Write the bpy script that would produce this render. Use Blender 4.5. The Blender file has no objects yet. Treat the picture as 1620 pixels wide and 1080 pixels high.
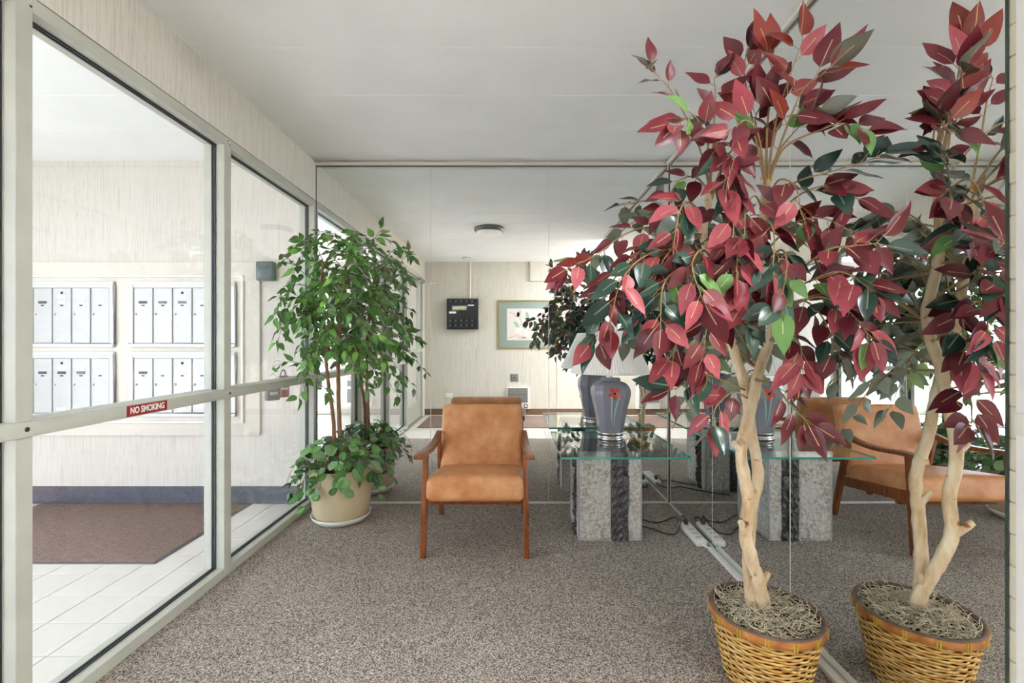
import bpy, bmesh, math, random
from mathutils import Vector, Matrix, noise

random.seed(7)
scene = bpy.context.scene
COL = scene.collection

# ------------------------------------------------------------------ camera
F = 720.0                      # focal length in pixels of the 1620 px frame
CAMZ = 1.15
VPX, VPY = 812.0, 542.0        # vanishing point of the room in the photograph
cam_d = bpy.data.cameras.new('camera')
cam = bpy.data.objects.new('camera', cam_d)
COL.objects.link(cam)
cam.location = (0, 0, CAMZ)
cam.rotation_euler = (math.radians(90), 0, 0)
cam_d.sensor_width = 36.0
cam_d.lens = 36.0 * F / 1620.0
cam_d.shift_x = -(VPX - 810.0) / 1620.0
cam_d.shift_y = (VPY - 540.0) / 1620.0
cam_d.clip_start = 0.02
scene.camera = cam

# ------------------------------------------------------------------ world, light, exposure
world = bpy.data.worlds.new('overcast')
scene.world = world
world.use_nodes = True
wn = world.node_tree
wn.nodes.clear()
bg = wn.nodes.new('ShaderNodeBackground')
wo = wn.nodes.new('ShaderNodeOutputWorld')
bg.inputs[0].default_value = (0.87, 0.945, 1.10, 1)
bg.inputs[1].default_value = 5.5
wn.links.new(bg.outputs[0], wo.inputs[0])

sun_d = bpy.data.lights.new('sun', 'SUN')
sun_d.energy = 19.0
sun_d.angle = math.radians(2.0)
sun_d.color = (0.94, 0.965, 1.0)
sun = bpy.data.objects.new('sun', sun_d)
COL.objects.link(sun)
sun.rotation_euler = (math.radians(31), 0, math.radians(-8))
sun.location = (-3.6, -6, 8)

vs = scene.view_settings
vs.view_transform = 'Standard'
vs.look = 'None'
vs.gamma = 1.0
vs.use_curve_mapping = False
vs.exposure = 0.6


def portal(name, loc, rot, sx, sy):
    d = bpy.data.lights.new(name, 'AREA')
    d.shape = 'RECTANGLE'
    d.size, d.size_y = sx, sy
    d.cycles.is_portal = True
    o = bpy.data.objects.new(name, d)
    COL.objects.link(o)
    o.location = loc
    o.rotation_euler = rot
    return o


H90 = math.pi / 2
portal('daylight_portal_front', (-3.7, -0.88, 1.1), (H90, 0, 0), 1.5, 2.2)
portal('daylight_portal_side', (-4.52, 0.60, 1.1), (H90, 0, -H90), 2.7, 2.2)

try:
    cy = scene.cycles
    cy.max_bounces = 16
    cy.diffuse_bounces = 7
    cy.glossy_bounces = 8
    cy.transmission_bounces = 8
    cy.transparent_max_bounces = 32
    cy.sample_clamp_indirect = 8.0
    cy.caustics_reflective = True
    cy.blur_glossy = 0.3
except Exception:
    pass


# ------------------------------------------------------------------ helpers
def P(px, py, d):
    """pixel of the photograph at a depth in metres -> point"""
    return Vector(((px - VPX) / F * d, d, CAMZ - (py - VPY) / F * d))


class MB:
    """mesh builder: collects boxes, tubes, lathes into one mesh"""

    def __init__(self):
        self.v, self.f, self.m, self.s = [], [], [], []

    def add(self, verts, faces, mat=0, smooth=False):
        b = len(self.v)
        self.v.extend([tuple(p) for p in verts])
        for f in faces:
            self.f.append(tuple(b + i for i in f))
            self.m.append(mat)
            self.s.append(smooth)
        return self

    def box(self, x0, x1, y0, y1, z0, z1, mat=0):
        v = [(x0, y0, z0), (x1, y0, z0), (x1, y1, z0), (x0, y1, z0),
             (x0, y0, z1), (x1, y0, z1), (x1, y1, z1), (x0, y1, z1)]
        f = [(0, 3, 2, 1), (4, 5, 6, 7), (0, 1, 5, 4), (1, 2, 6, 5), (2, 3, 7, 6), (3, 0, 4, 7)]
        return self.add(v, f, mat)

    def prism(self, p0, s0, p1, s1, mat=0):
        """tapered bar with horizontal rectangular ends p0 (size s0) and p1 (size s1)"""
        v = []
        for p, s in ((p0, s0), (p1, s1)):
            for a, b in ((-1, -1), (1, -1), (1, 1), (-1, 1)):
                v.append((p[0] + a * s[0] / 2, p[1] + b * s[1] / 2, p[2]))
        f = [(0, 3, 2, 1), (4, 5, 6, 7), (0, 1, 5, 4), (1, 2, 6, 5), (2, 3, 7, 6), (3, 0, 4, 7)]
        return self.add(v, f, mat)

    def tube(self, pts, rad, sides=8, mat=0, smooth=True, cap=True, jitter=0.0):
        pts = [Vector(p) for p in pts]
        n = len(pts)
        if not hasattr(rad, '__len__'):
            rad = [rad] * n
        t0 = (pts[1] - pts[0]).normalized()
        up = Vector((0, 0, 1)) if abs(t0.z) < 0.9 else Vector((1, 0, 0))
        a = t0.cross(up).normalized()
        v, f = [], []
        for i in range(n):
            t = (pts[min(i + 1, n - 1)] - pts[max(i - 1, 0)])
            if t.length < 1e-9:
                t = t0
            t.normalize()
            a = (a - t * a.dot(t))
            if a.length < 1e-6:
                a = t.orthogonal()
            a.normalize()
            b = t.cross(a)
            for k in range(sides):
                th = 2 * math.pi * k / sides
                r = rad[i]
                if jitter:
                    q = pts[i] * 30 + Vector((math.cos(th), math.sin(th), 0)) * 0.8
                    r *= 1 + jitter * noise.noise(q)
                v.append(pts[i] + (a * math.cos(th) + b * math.sin(th)) * r)
        for i in range(n - 1):
            for k in range(sides):
                k2 = (k + 1) % sides
                f.append((i * sides + k, i * sides + k2, (i + 1) * sides + k2, (i + 1) * sides + k))
        self.add(v, f, mat, smooth)
        if cap:
            self.add(v[:sides], [tuple(range(sides))[::-1]], mat)
            self.add(v[-sides:], [tuple(range(sides))], mat)
        return self

    def lathe(self, prof, c=(0, 0, 0), n=32, mat=0, smooth=True, section=None):
        """prof: list of (r, z); section(theta)->radius factor"""
        v, f = [], []
        for r, z in prof:
            for k in range(n):
                th = 2 * math.pi * k / n
                q = section(th) if section else 1.0
                v.append((c[0] + r * q * math.cos(th), c[1] + r * q * math.sin(th), c[2] + z))
        for i in range(len(prof) - 1):
            for k in range(n):
                k2 = (k + 1) % n
                f.append((i * n + k, i * n + k2, (i + 1) * n + k2, (i + 1) * n + k))
        return self.add(v, f, mat, smooth)

    def mesh(self, name, mats, bevel=0.0, seg=2):
        me = bpy.data.meshes.new(name)
        me.from_pydata(self.v, [], self.f)
        for p, m, s in zip(me.polygons, self.m, self.s):
            p.material_index = m
            p.use_smooth = s
        for m in (mats if isinstance(mats, (list, tuple)) else [mats]):
            me.materials.append(m)
        if bevel:
            bm = bmesh.new()
            bm.from_mesh(me)
            bmesh.ops.remove_doubles(bm, verts=bm.verts, dist=1e-6)
            bmesh.ops.bevel(bm, geom=[e for e in bm.edges], offset=bevel, segments=seg,
                            profile=0.5, affect='EDGES', clamp_overlap=True)
            bm.to_mesh(me)
            bm.free()
            for p in me.polygons:
                p.use_smooth = seg > 1
            if seg > 1:
                me.set_sharp_from_angle(angle=math.radians(40))
        me.update()
        return me

    def build(self, name, mats, parent=None, bevel=0.0, seg=2, origin=None):
        me = self.mesh(name, mats, bevel, seg)
        return link(name, me, parent, origin)


def link(name, me, parent=None, origin=None):
    o = bpy.data.objects.new(name, me)
    COL.objects.link(o)
    if parent is not None:
        o.parent = parent
    if origin is not None:
        o.location = origin
    return o


def thing(name, label, cat, loc=(0, 0, 0), group=None):
    o = bpy.data.objects.new(name, None)
    COL.objects.link(o)
    o.location = loc
    o.empty_display_size = 0.1
    tag(o, label, cat, group)
    return o


def tag(o, label, cat=None, group=None, kind=None):
    o['label'] = label
    if cat:
        o['category'] = cat
    if group:
        o['group'] = group
    if kind:
        o['kind'] = kind
    return o


def struct(o, label=None):
    o['kind'] = 'structure'
    if label:
        o['label'] = label
    return o


def root(name, label=None):
    o = bpy.data.objects.new(name, None)
    COL.objects.link(o)
    o.empty_display_size = 0.1
    return struct(o, label)


def spline(pts, n):
    """Catmull-Rom through points"""
    pts = [Vector(p) for p in pts]
    q = [pts[0] * 2 - pts[1]] + pts + [pts[-1] * 2 - pts[-2]]
    out = []
    m = len(pts) - 1
    for i in range(n + 1):
        u = i / n * m
        k = min(int(u), m - 1)
        t = u - k
        a, b, c, d = q[k], q[k + 1], q[k + 2], q[k + 3]
        out.append(0.5 * ((2 * b) + (c - a) * t + (2 * a - 5 * b + 4 * c - d) * t * t
                          + (3 * b - a - 3 * c + d) * t * t * t))
    return out


def lerp(a, b, t):
    return a + (b - a) * t


# ------------------------------------------------------------------ materials
def S(r, g, b):
    """sRGB 0-255 -> linear"""
    out = []
    for c in (r, g, b):
        c /= 255.0
        out.append(c / 12.92 if c <= 0.04045 else ((c + 0.055) / 1.055) ** 2.4)
    return tuple(out) + (1.0,)


class NT:
    def __init__(self, name):
        self.mat = bpy.data.materials.new(name)
        self.mat.use_nodes = True
        self.t = self.mat.node_tree
        self.n = self.t.nodes
        self.b = self.n.get('Principled BSDF')
        self.out = self.n.get('Material Output')

    def node(self, kind, **kw):
        nd = self.n.new(kind)
        for k, v in kw.items():
            setattr(nd, k, v)
        return nd

    def link(self, a, b):
        self.t.links.new(a, b)

    def coords(self, scale=(1, 1, 1), kind='Object', rot=(0, 0, 0)):
        tc = self.node('ShaderNodeTexCoord')
        mp = self.node('ShaderNodeMapping')
        mp.inputs['Scale'].default_value = scale
        mp.inputs['Rotation'].default_value = rot
        self.link(tc.outputs[kind], mp.inputs[0])
        return mp.outputs[0]

    def noise(self, vec, scale=5, detail=3, rough=0.5):
        nd = self.node('ShaderNodeTexNoise')
        nd.inputs['Scale'].default_value = scale
        nd.inputs['Detail'].default_value = detail
        nd.inputs['Roughness'].default_value = rough
        if vec is not None:
            self.link(vec, nd.inputs['Vector'])
        return nd

    def ramp(self, fac, stops, interp='LINEAR'):
        nd = self.node('ShaderNodeValToRGB')
        cr = nd.color_ramp
        cr.interpolation = interp
        while len(cr.elements) < len(stops):
            cr.elements.new(0.5)
        for e, (p, c) in zip(cr.elements, stops):
            e.position = p
            e.color = c
        self.link(fac, nd.inputs[0])
        return nd.outputs[0]

    def mix(self, fac, a, b, mode='MIX'):
        nd = self.node('ShaderNodeMix', data_type='RGBA', blend_type=mode)
        for s, v in ((nd.inputs[0], fac), (nd.inputs[6], a), (nd.inputs[7], b)):
            if hasattr(v, 'links') or hasattr(v, 'is_linked'):
                self.link(v, s)
            else:
                s.default_value = v
        return nd.outputs[2]

    def math(self, op, a, b=None, c=None):
        nd = self.node('ShaderNodeMath', operation=op)
        for i, v in enumerate((a, b, c)):
            if v is None:
                continue
            if hasattr(v, 'is_linked'):
                self.link(v, nd.inputs[i])
            else:
                nd.inputs[i].default_value = v
        return nd.outputs[0]

    def bump(self, h, strength=0.3, dist=0.01):
        nd = self.node('ShaderNodeBump')
        nd.inputs['Strength'].default_value = strength
        nd.inputs['Distance'].default_value = dist
        self.link(h, nd.inputs['Height'])
        self.link(nd.outputs[0], self.b.inputs['Normal'])

    def set(self, color=None, rough=None, metal=None, spec=None, **kw):
        if color is not None:
            if hasattr(color, 'is_linked'):
                self.link(color, self.b.inputs['Base Color'])
            else:
                self.b.inputs['Base Color'].default_value = color
        for k, v in (('Roughness', rough), ('Metallic', metal), ('Specular IOR Level', spec)):
            if v is not None:
                if hasattr(v, 'is_linked'):
                    self.link(v, self.b.inputs[k])
                else:
                    self.b.inputs[k].default_value = v
        for k, v in kw.items():
            self.b.inputs[k.replace('_', ' ')].default_value = v
        return self.mat


def plain(name, col, rough=0.5, metal=0.0, spec=None, var=0.0, scale=30):
    m = NT(name)
    if var:
        n = m.noise(m.coords(), scale, 4)
        lo = tuple(c * (1 - var) for c in col[:3]) + (1,)
        hi = tuple(min(1, c * (1 + var)) for c in col[:3]) + (1,)
        return m.set(m.ramp(n.outputs[0], [(0.3, lo), (0.7, hi)]), rough, metal, spec)
    return m.set(col, rough, metal, spec)


def grasscloth(name, base, dark):
    m = NT(name)
    v = m.coords((1, 1, 0.02))
    n1 = m.noise(v, 170, 2, 0.6)
    c1 = m.ramp(n1.outputs[0], [(0.33, dark), (0.5, base)])
    v2 = m.coords((1, 1, 0.055))
    n2 = m.noise(v2, 330, 1, 0.5)
    streak = m.ramp(n2.outputs[0], [(0.63, (0, 0, 0, 1)), (0.70, (1, 1, 1, 1))])
    deep = tuple(c * 0.55 for c in dark[:3]) + (1,)
    big = m.noise(m.coords((1, 1, 0.3)), 2.2, 2)
    amt = m.math('MULTIPLY', m.math('MULTIPLY', streak, 0.6), m.ramp(big.outputs[0], [(0.4, (0.15,) * 3 + (1,)), (0.65, (1,) * 3 + (1,))]))
    m.bump(n1.outputs[0], 0.15, 0.004)
    return m.set(m.mix(amt, c1, deep), 0.85, spec=0.2)


def carpet():
    m = NT('carpet_speckled')
    v = m.coords()
    vo = m.node('ShaderNodeTexVoronoi')
    vo.inputs['Scale'].default_value = 270
    vo.inputs['Randomness'].default_value = 0.8
    m.link(v, vo.inputs['Vector'])
    sep = m.node('ShaderNodeSeparateColor')
    m.link(vo.outputs['Color'], sep.inputs[0])
    c = m.ramp(sep.outputs[0], [(0.0, S(76, 66, 62)), (0.25, S(134, 123, 115)), (0.55, S(178, 169, 159)),
                                (0.8, S(212, 204, 195)), (1.0, S(238, 232, 222))])
    big = m.noise(v, 2.2, 3)
    c2 = m.mix(0.28, c, m.ramp(big.outputs[0], [(0.35, S(150, 132, 116)), (0.65, S(214, 208, 202))]), 'MULTIPLY')
    m.bump(vo.outputs['Distance'], 0.6, 0.006)
    return m.set(c2, 0.95, spec=0.1)


def glass_thin(name, tint, base_r=0.05):
    m = NT(name)
    m.n.remove(m.b)
    tr = m.node('ShaderNodeBsdfTransparent')
    tr.inputs[0].default_value = tint
    gl = m.node('ShaderNodeBsdfGlossy')
    gl.inputs['Roughness'].default_value = 0.0
    gl.inputs[0].default_value = (1, 1, 1, 1)
    lw = m.node('ShaderNodeLayerWeight')
    lw.inputs[0].default_value = 0.5
    fac = m.math('MULTIPLY_ADD', m.math('POWER', lw.outputs['Facing'], 5.0), 1 - base_r, base_r)
    mx = m.node('ShaderNodeMixShader')
    m.link(fac, mx.inputs[0])
    m.link(tr.outputs[0], mx.inputs[1])
    m.link(gl.outputs[0], mx.inputs[2])
    m.link(mx.outputs[0], m.out.inputs[0])
    return m.mat


def leaf_mat(name, cols, back, rib, gloss=0.35, rib_w=0.0016):
    """two-sided leaf: upper side varies leaf by leaf, dull underside, pale midrib"""
    m = NT(name)
    oi = m.node('ShaderNodeObjectInfo')
    tc = m.node('ShaderNodeTexCoord')
    n = m.noise(tc.outputs['Object'], 35, 2)
    rnd = m.math('ADD', oi.outputs['Random'], m.math('MULTIPLY', m.math('SUBTRACT', n.outputs[0], 0.5), 0.35))
    stops = [(i / (len(cols) - 1), c) for i, c in enumerate(cols)]
    top = m.ramp(rnd, stops)
    geo = m.node('ShaderNodeNewGeometry')
    c = m.mix(geo.outputs['Backfacing'], top, back)
    sx = m.node('ShaderNodeSeparateXYZ')
    m.link(tc.outputs['Object'], sx.inputs[0])
    isrib = m.math('LESS_THAN', m.math('ABSOLUTE', sx.outputs[0]), rib_w)
    short = m.math('LESS_THAN', sx.outputs[1], 0.075)
    c = m.mix(m.math('MULTIPLY', isrib, short), c, rib)
    m.set(c, gloss, spec=0.45)
    m.b.inputs['Subsurface Weight'].default_value = 0.0
    return m.mat


M = {}
M['wall'] = grasscloth('wall_grasscloth', S(216, 211, 202), S(200, 194, 184))
M['ceil'] = plain('ceiling_paint', S(246, 246, 247), 0.9, spec=0.1, var=0.02, scale=4)
M['carpet'] = carpet()
M['alu'] = plain('window_aluminium', S(184, 185, 174), 0.42, 0.0, 0.5, var=0.06, scale=9)
M['alu_white'] = plain('white_metal', S(226, 226, 222), 0.4)
M['gasket'] = plain('rubber_gasket', S(38, 39, 46), 0.5)
M['glass'] = glass_thin('window_glass', (0.975, 0.975, 0.975, 1), 0.03)
M['glass_clear'] = glass_thin('entrance_glass_clear', (0.97, 0.98, 0.98, 1), 0.035)
M['table_glass'] = glass_thin('table_glass', (0.90, 0.955, 0.94, 1), 0.07)
M['glass_edge'] = plain('green_glass_edge', S(38, 150, 138), 0.15, spec=0.8)
M['tile'] = plain('floor_tile', S(224, 221, 213), 0.22, var=0.03, scale=18)
M['grout'] = plain('tile_grout', S(146, 143, 136), 0.9)
M['white'] = plain('white_paint', S(236, 234, 228), 0.5)
M['cream'] = plain('cream_paint', S(222, 216, 204), 0.6)
M['dark_base'] = plain('rubber_baseboard', S(84, 84, 96), 0.5, var=0.2, scale=40)
M['brown_base'] = plain('brown_baseboard', S(104, 78, 58), 0.5, var=0.15)
M['black'] = plain('black_metal', S(34, 35, 37), 0.45)
M['black_dull'] = plain('black_slot', S(14, 14, 15), 0.8)
M['grey_plastic'] = plain('grey_plastic', S(92, 100, 104), 0.5)
M['chrome'] = plain('brushed_chrome', S(205, 205, 200), 0.22, 1.0)
M['gold'] = plain('brass_frame', S(188, 166, 96), 0.35, 0.8)

m = NT('mirror_silver')
m.set((0.91, 0.93, 0.92, 1), 0.0, 1.0)
M['mirror'] = m.mat
M['mirror_edge'] = plain('mirror_edge_glass', S(40, 66, 60), 0.2)

m = NT('mat_ribbed')
v = m.coords()
n = m.noise(m.coords((12, 170, 1)), 1.0, 2, 0.7)
n2 = m.noise(v, 130, 2)
c = m.ramp(n.outputs[0], [(0.3, S(96, 80, 75)), (0.7, S(158, 138, 129))])
m.bump(n.outputs[0], 0.6, 0.004)
M['mat'] = m.set(m.mix(0.5, c, m.ramp(n2.outputs[0], [(0.35, S(104, 86, 79)), (0.7, S(172, 151, 139))])), 0.95, spec=0.1)
M['mat_edge'] = plain('mat_rubber_edge', S(98, 98, 106), 0.7)

m = NT('tan_leather')
v = m.coords()
n = m.noise(v, 9, 5, 0.6)
n2 = m.noise(v, 60, 4, 0.6)
c = m.ramp(n.outputs[0], [(0.3, S(192, 124, 74)), (0.52, S(212, 150, 100)), (0.72, S(224, 172, 126))])
m.bump(n2.outputs[0], 0.05, 0.002)
M['leather'] = m.set(c, 0.38, spec=0.4)
m = NT('walnut_wood')
n = m.noise(m.coords((1, 1, 0.12)), 60, 4, 0.6)
M['wood'] = m.set(m.ramp(n.outputs[0], [(0.3, S(104, 52, 26)), (0.7, S(160, 92, 48))]), 0.28, spec=0.5)

m = NT('light_stone')
v = m.coords()
n = m.noise(v, 62, 8, 0.75)
vo = m.node('ShaderNodeTexVoronoi')
vo.inputs['Scale'].default_value = 90
m.link(v, vo.inputs['Vector'])
n3 = m.noise(v, 7, 3, 0.5)
c = m.ramp(n.outputs[0], [(0.34, S(104, 100, 94)), (0.45, S(172, 167, 159)), (0.55, S(214, 210, 203)), (0.68, S(238, 236, 232))])
c = m.mix(m.ramp(n3.outputs[0], [(0.4, (0, 0, 0, 1)), (0.65, (0.5, 0.5, 0.5, 1))]), c, S(222, 220, 216))
h = m.math('ADD', n.outputs[0], m.math('MULTIPLY', vo.outputs['Distance'], 0.5))
m.bump(h, 0.55, 0.006)
M['stone'] = m.set(c, 0.4, spec=0.45)
m = NT('dark_split_stone')
n = m.noise(m.coords(), 60, 6, 0.7)
oi = m.node('ShaderNodeObjectInfo')
c = m.ramp(n.outputs[0], [(0.32, S(28, 28, 31)), (0.52, S(84, 82, 84)), (0.68, S(178, 174, 170))])
c = m.mix(m.math('MULTIPLY', oi.outputs['Random'], 0.25), c, S(120, 114, 106))
m.bump(n.outputs[0], 0.8, 0.006)
M['dark_stone'] = m.set(c, 0.35, spec=0.5)
M['stone_smooth'] = plain('honed_stone_edge', S(170, 170, 172), 0.3, var=0.1, scale=14)

M['lamp_glaze'] = plain('grey_violet_glaze', S(144, 144, 156), 0.12, spec=0.6)
m = NT('lamp_shade_fabric')
M['shade'] = m.set(S(248, 245, 239), 0.8, spec=0.1)
M['red_print'] = plain('red_flower_glaze', S(214, 74, 62), 0.3)
M['mint_print'] = plain('mint_stem_glaze', S(172, 212, 200), 0.3)

M['bark'] = None
m = NT('pale_trunk_bark')
v = m.coords((1, 1, 0.35))
n = m.noise(v, 22, 6, 0.65)
n2 = m.noise(m.coords((1, 1, 1.4)), 15, 2, 0.5)
c = m.ramp(n.outputs[0], [(0.3, S(178, 146, 106)), (0.5, S(216, 192, 158)), (0.7, S(234, 220, 196))])
marks = m.ramp(n2.outputs[0], [(0.66, (0, 0, 0, 1)), (0.72, (1, 1, 1, 1))])
c = m.mix(marks, c, S(140, 88, 46))
m.bump(n.outputs[0], 0.3, 0.004)
M['bark'] = m.set(c, 0.6)
m = NT('brown_trunk_bark')
n = m.noise(m.coords((1, 1, 0.3)), 45, 6, 0.65)
m.bump(n.outputs[0], 0.4, 0.004)
M['bark_brown'] = m.set(m.ramp(n.outputs[0], [(0.3, S(92, 62, 40)), (0.55, S(146, 106, 72)), (0.75, S(176, 142, 106))]), 0.7)
M['twig'] = plain('twig_tan', S(158, 132, 92), 0.6)
M['twig_green'] = plain('twig_olive', S(112, 98, 66), 0.6)
M['fuzz'] = plain('cut_wood', S(206, 160, 60), 0.9, var=0.3, scale=200)

M['leaf_red'] = leaf_mat('leaf_burgundy', [S(84, 22, 32), S(106, 30, 42), S(124, 40, 52), S(150, 60, 72), S(182, 86, 98)],  # the pinker end paints in the sheen of lit leaves
                         S(104, 106, 92), S(200, 166, 128), rib_w=0.0012)
M['leaf_rust'] = leaf_mat('leaf_rust', [S(110, 28, 26), S(140, 52, 40)], S(112, 104, 88), S(200, 160, 112), rib_w=0.0012)
M['leaf_dark'] = leaf_mat('leaf_dark_green', [S(28, 50, 46), S(44, 72, 62), S(60, 88, 72)], S(128, 140, 124), S(120, 140, 116), 0.22)
M['leaf_lime'] = leaf_mat('leaf_lime', [S(84, 128, 62), S(116, 158, 92)], S(150, 180, 120), S(170, 200, 130))
M['leaf_green'] = leaf_mat('leaf_ficus_green', [S(46, 84, 38), S(66, 114, 46), S(92, 146, 60), S(128, 184, 72)], S(130, 150, 104), S(120, 160, 90), 0.32, 0.0011)
M['leaf_ivy'] = leaf_mat('leaf_ivy_green', [S(50, 90, 50), S(74, 124, 62), S(108, 158, 82), S(134, 166, 124)], S(150, 162, 140), S(158, 186, 130), 0.35, 0.0011)

m = NT('wicker')
v = m.coords((1, 1, 3))
n = m.noise(v, 26, 4, 0.6)
M['wicker'] = m.set(m.ramp(n.outputs[0], [(0.28, S(140, 88, 36)), (0.42, S(214, 162, 84)), (0.58, S(236, 196, 122)), (0.75, S(246, 222, 168))]), 0.35, spec=0.45)
M['wicker_dark'] = plain('wicker_core', S(70, 44, 22), 0.8)
m = NT('basket_rim')
n = m.noise(m.coords(), 30, 4)
M['rim'] = m.set(m.ramp(n.outputs[0], [(0.3, S(160, 92, 38)), (0.7, S(206, 142, 74))]), 0.35)
M['rim_dark'] = plain('basket_rim_top', S(112, 88, 74), 0.6, var=0.2)
M['binding'] = plain('rim_binding', S(190, 160, 52), 0.4)
M['moss'] = plain('spanish_moss', S(214, 204, 180), 0.9, var=0.35, scale=60)
M['moss_core'] = plain('moss_core', S(84, 74, 56), 0.95, var=0.3, scale=60)
M['pot'] = plain('cream_pot', S(216, 200, 166), 0.35, var=0.05, scale=8)
M['saucer'] = plain('white_saucer', S(232, 232, 224), 0.35)
M['soil'] = plain('pot_soil', S(58, 46, 36), 0.95)
M['cord_brown'] = plain('brown_cord', S(78, 58, 54), 0.5)
M['cord_black'] = plain('black_cord', S(38, 32, 32), 0.5)
M['sign_red'] = plain('sign_red', S(150, 26, 30), 0.4)
M['mail'] = plain('mailbox_metal', S(194, 193, 192), 0.45, 0.25, var=0.02)
M['mail_frame'] = plain('mailbox_frame_metal', S(216, 215, 214), 0.4, 0.15)
M['plate_dark'] = plain('name_plate', S(112, 112, 116), 0.4)
M['plate_black'] = plain('name_plate_edge', S(70, 68, 70), 0.4)
M['paper'] = plain('paper_label', S(240, 238, 234), 0.7)
M['lock'] = plain('lock_brass', S(222, 208, 190), 0.3, 0.4)
M['pic_mat'] = plain('picture_mat', S(140, 154, 148), 0.5)
M['pic_paper'] = plain('picture_paper', S(224, 212, 206), 0.6, var=0.03, scale=4)
M['pic_teal'] = plain('picture_leaf', S(150, 186, 172), 0.6, var=0.2, scale=14)
M['pic_blue'] = plain('picture_bud', S(176, 186, 206), 0.6, var=0.15, scale=14)
M['pic_white'] = plain('picture_petal', S(236, 230, 224), 0.6)
M['pic_brown'] = plain('picture_line', S(150, 110, 100), 0.6)
M['pic_line'] = plain('picture_stem', S(122, 134, 124), 0.6)
M['louver'] = plain('louver_grey', S(150, 150, 148), 0.4)
m = NT('lamp_dome_glass')
M['dome'] = m.set(S(240, 240, 236), 0.3)
m.b.inputs['Emission Color'].default_value = (1, 0.97, 0.92, 1)
m.b.inputs['Emission Strength'].default_value = 0.1
M['dark_metal'] = plain('lamp_ring', S(118, 118, 120), 0.4, 0.4)
M['brick'] = plain('painted_brick', S(214, 205, 182), 0.7, var=0.03, scale=30)
M['mortar'] = plain('painted_mortar', S(196, 188, 166), 0.85)
M['lockbox'] = plain('lockbox_navy', S(58, 66, 76), 0.45)
M['lockbox_red'] = plain('lockbox_rose', S(160, 104, 98), 0.5)
M['pavement'] = plain('pavement', S(150, 149, 146), 0.9, var=0.05)
m = NT('fill_light_diffuser')
M['tube'] = m.set(S(240, 240, 240), 0.5)
m.b.inputs['Emission Color'].default_value = (0.92, 0.96, 1, 1)
m.b.inputs['Emission Strength'].default_value = 60.0  # strong glow of the fill lights added in the corridor

# ------------------------------------------------------------------ room dimensions
XL, XR = -1.413, 1.114          # inner faces of glass wall and of right mirror
YB = 3.26                       # face of the back mirrors
YF = -0.75                      # wall behind the camera
ZC = 2.44
VX = -4.4                       # far side of the mail vestibule
CX = 2.75                        # end of the corridor

# ------------------------------------------------------------------ floors
struct(MB().box(XL, XR + 0.3, 1.05, YB + 0.01, -0.05, 0.0).build('floor', M['carpet']),
       'brown and grey speckled loop carpet of the lobby')
fl = root('floor', 'cream square tiles beside the lobby carpet')
struct(MB().box(XL - 0.10, CX + 0.1, YF - 0.1, 1.05, -0.06, -0.004).build('grout_bed', M['grout'], fl))
tl = MB().box(0, 0.446, 0, 0.446, -0.012, 0.0).mesh('tile', M['tile'], 0.002, 1)
for i in range(11):
    for j in range(4):
        x0 = XL + 0.02 + i * 0.45
        y1 = 1.048 - j * 0.45
        o = link('tile', tl, fl, (x0, y1 - 0.446, 0))
vf = root('floor', 'white square tiles of the mail vestibule')
MB().box(VX - 0.1, XL - 0.10, YF - 0.1, YB + 0.01, -0.06, -0.005).build('grout_bed', M['grout'], vf)
tx, ty = 0.203, 0.198
tm = MB().box(-tx + 0.0045, 0, -ty + 0.0045, 0, -0.012, 0.0).mesh('tile', M['tile'], 0.0015, 1)
far = MB()
for i in range(15):
    for j in range(21):
        x1, y1 = -1.512 - i * tx, YB - 0.007 - j * ty
        if i < 10 and j < 13:
            link('tile', tm, vf, (x1, y1, 0))
        elif y1 - ty > YF - 0.1 and x1 - tx > VX - 0.1:
            far.box(x1 - tx + 0.0045, x1, y1 - ty + 0.0045, y1, -0.012, 0.0)
o = far.build('tile_field', M['tile'], vf)
o['kind'] = 'stuff'
struct(MB().box(-30, 30, -30, 30, -0.2, -0.07).build('ground', M['pavement']), 'pale pavement outside the building')

# ------------------------------------------------------------------ ceiling planks
ce = root('ceiling', 'light grey painted plank ceiling with faint joints')
MB().box(VX - 0.15, CX + 0.15, YF - 0.15, YB + 0.2, ZC + 0.02, ZC + 0.12).build('ceiling_deck', M['ceil'], ce)
pitch = 0.381
y = 2.372 + pitch * 2
k = 0
while y > YF - 0.15:
    lo, hi = max(y - pitch, YF - 0.15), min(y, YB + 0.2)
    if hi - lo > 0.02:
        MB().box(VX - 0.15, CX + 0.15, lo + 0.0012, hi - 0.0012, ZC, ZC + 0.022).build('plank', M['ceil'], ce, 0.0018, 1)
    y -= pitch

# ------------------------------------------------------------------ walls
struct(MB().box(VX - 0.1, XR + 0.25, YB + 0.016, YB + 0.12, -0.05, ZC + 0.02).build('wall_back', M['wall']),
       'cream grasscloth wall at the back of the vestibule and behind the mirrors')
struct(MB().box(XL - 0.09, XL, YF, YB + 0.016, 2.168, ZC + 0.0).build('wall_left', M['wall']),
       'cream streaked grasscloth strip above the glass wall')
struct(MB().box(XL - 0.09, XL, YF, -0.60, 0.0, 2.168).build('wall_left', M['wall']),
       'narrow cream wall beside the glazed door')
struct(MB().box(XL - 1.45, CX + 0.1, YF - 0.1, YF, -0.05, ZC + 0.02).build('wall_front', M['wall']),
       'cream grasscloth wall facing the mirrors')
struct(MB().box(XR + 0.016, XR + 0.2, 1.10, YB + 0.016, -0.05, ZC + 0.02).build('wall_right', M['cream']),
       'cream wall behind the right mirrors')
struct(MB().box(XR + 0.2, CX + 0.1, 0.95, 1.10, -0.05, ZC + 0.02).build('wall_corridor', M['wall']),
       'cream corridor wall beyond the white jamb')
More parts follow.
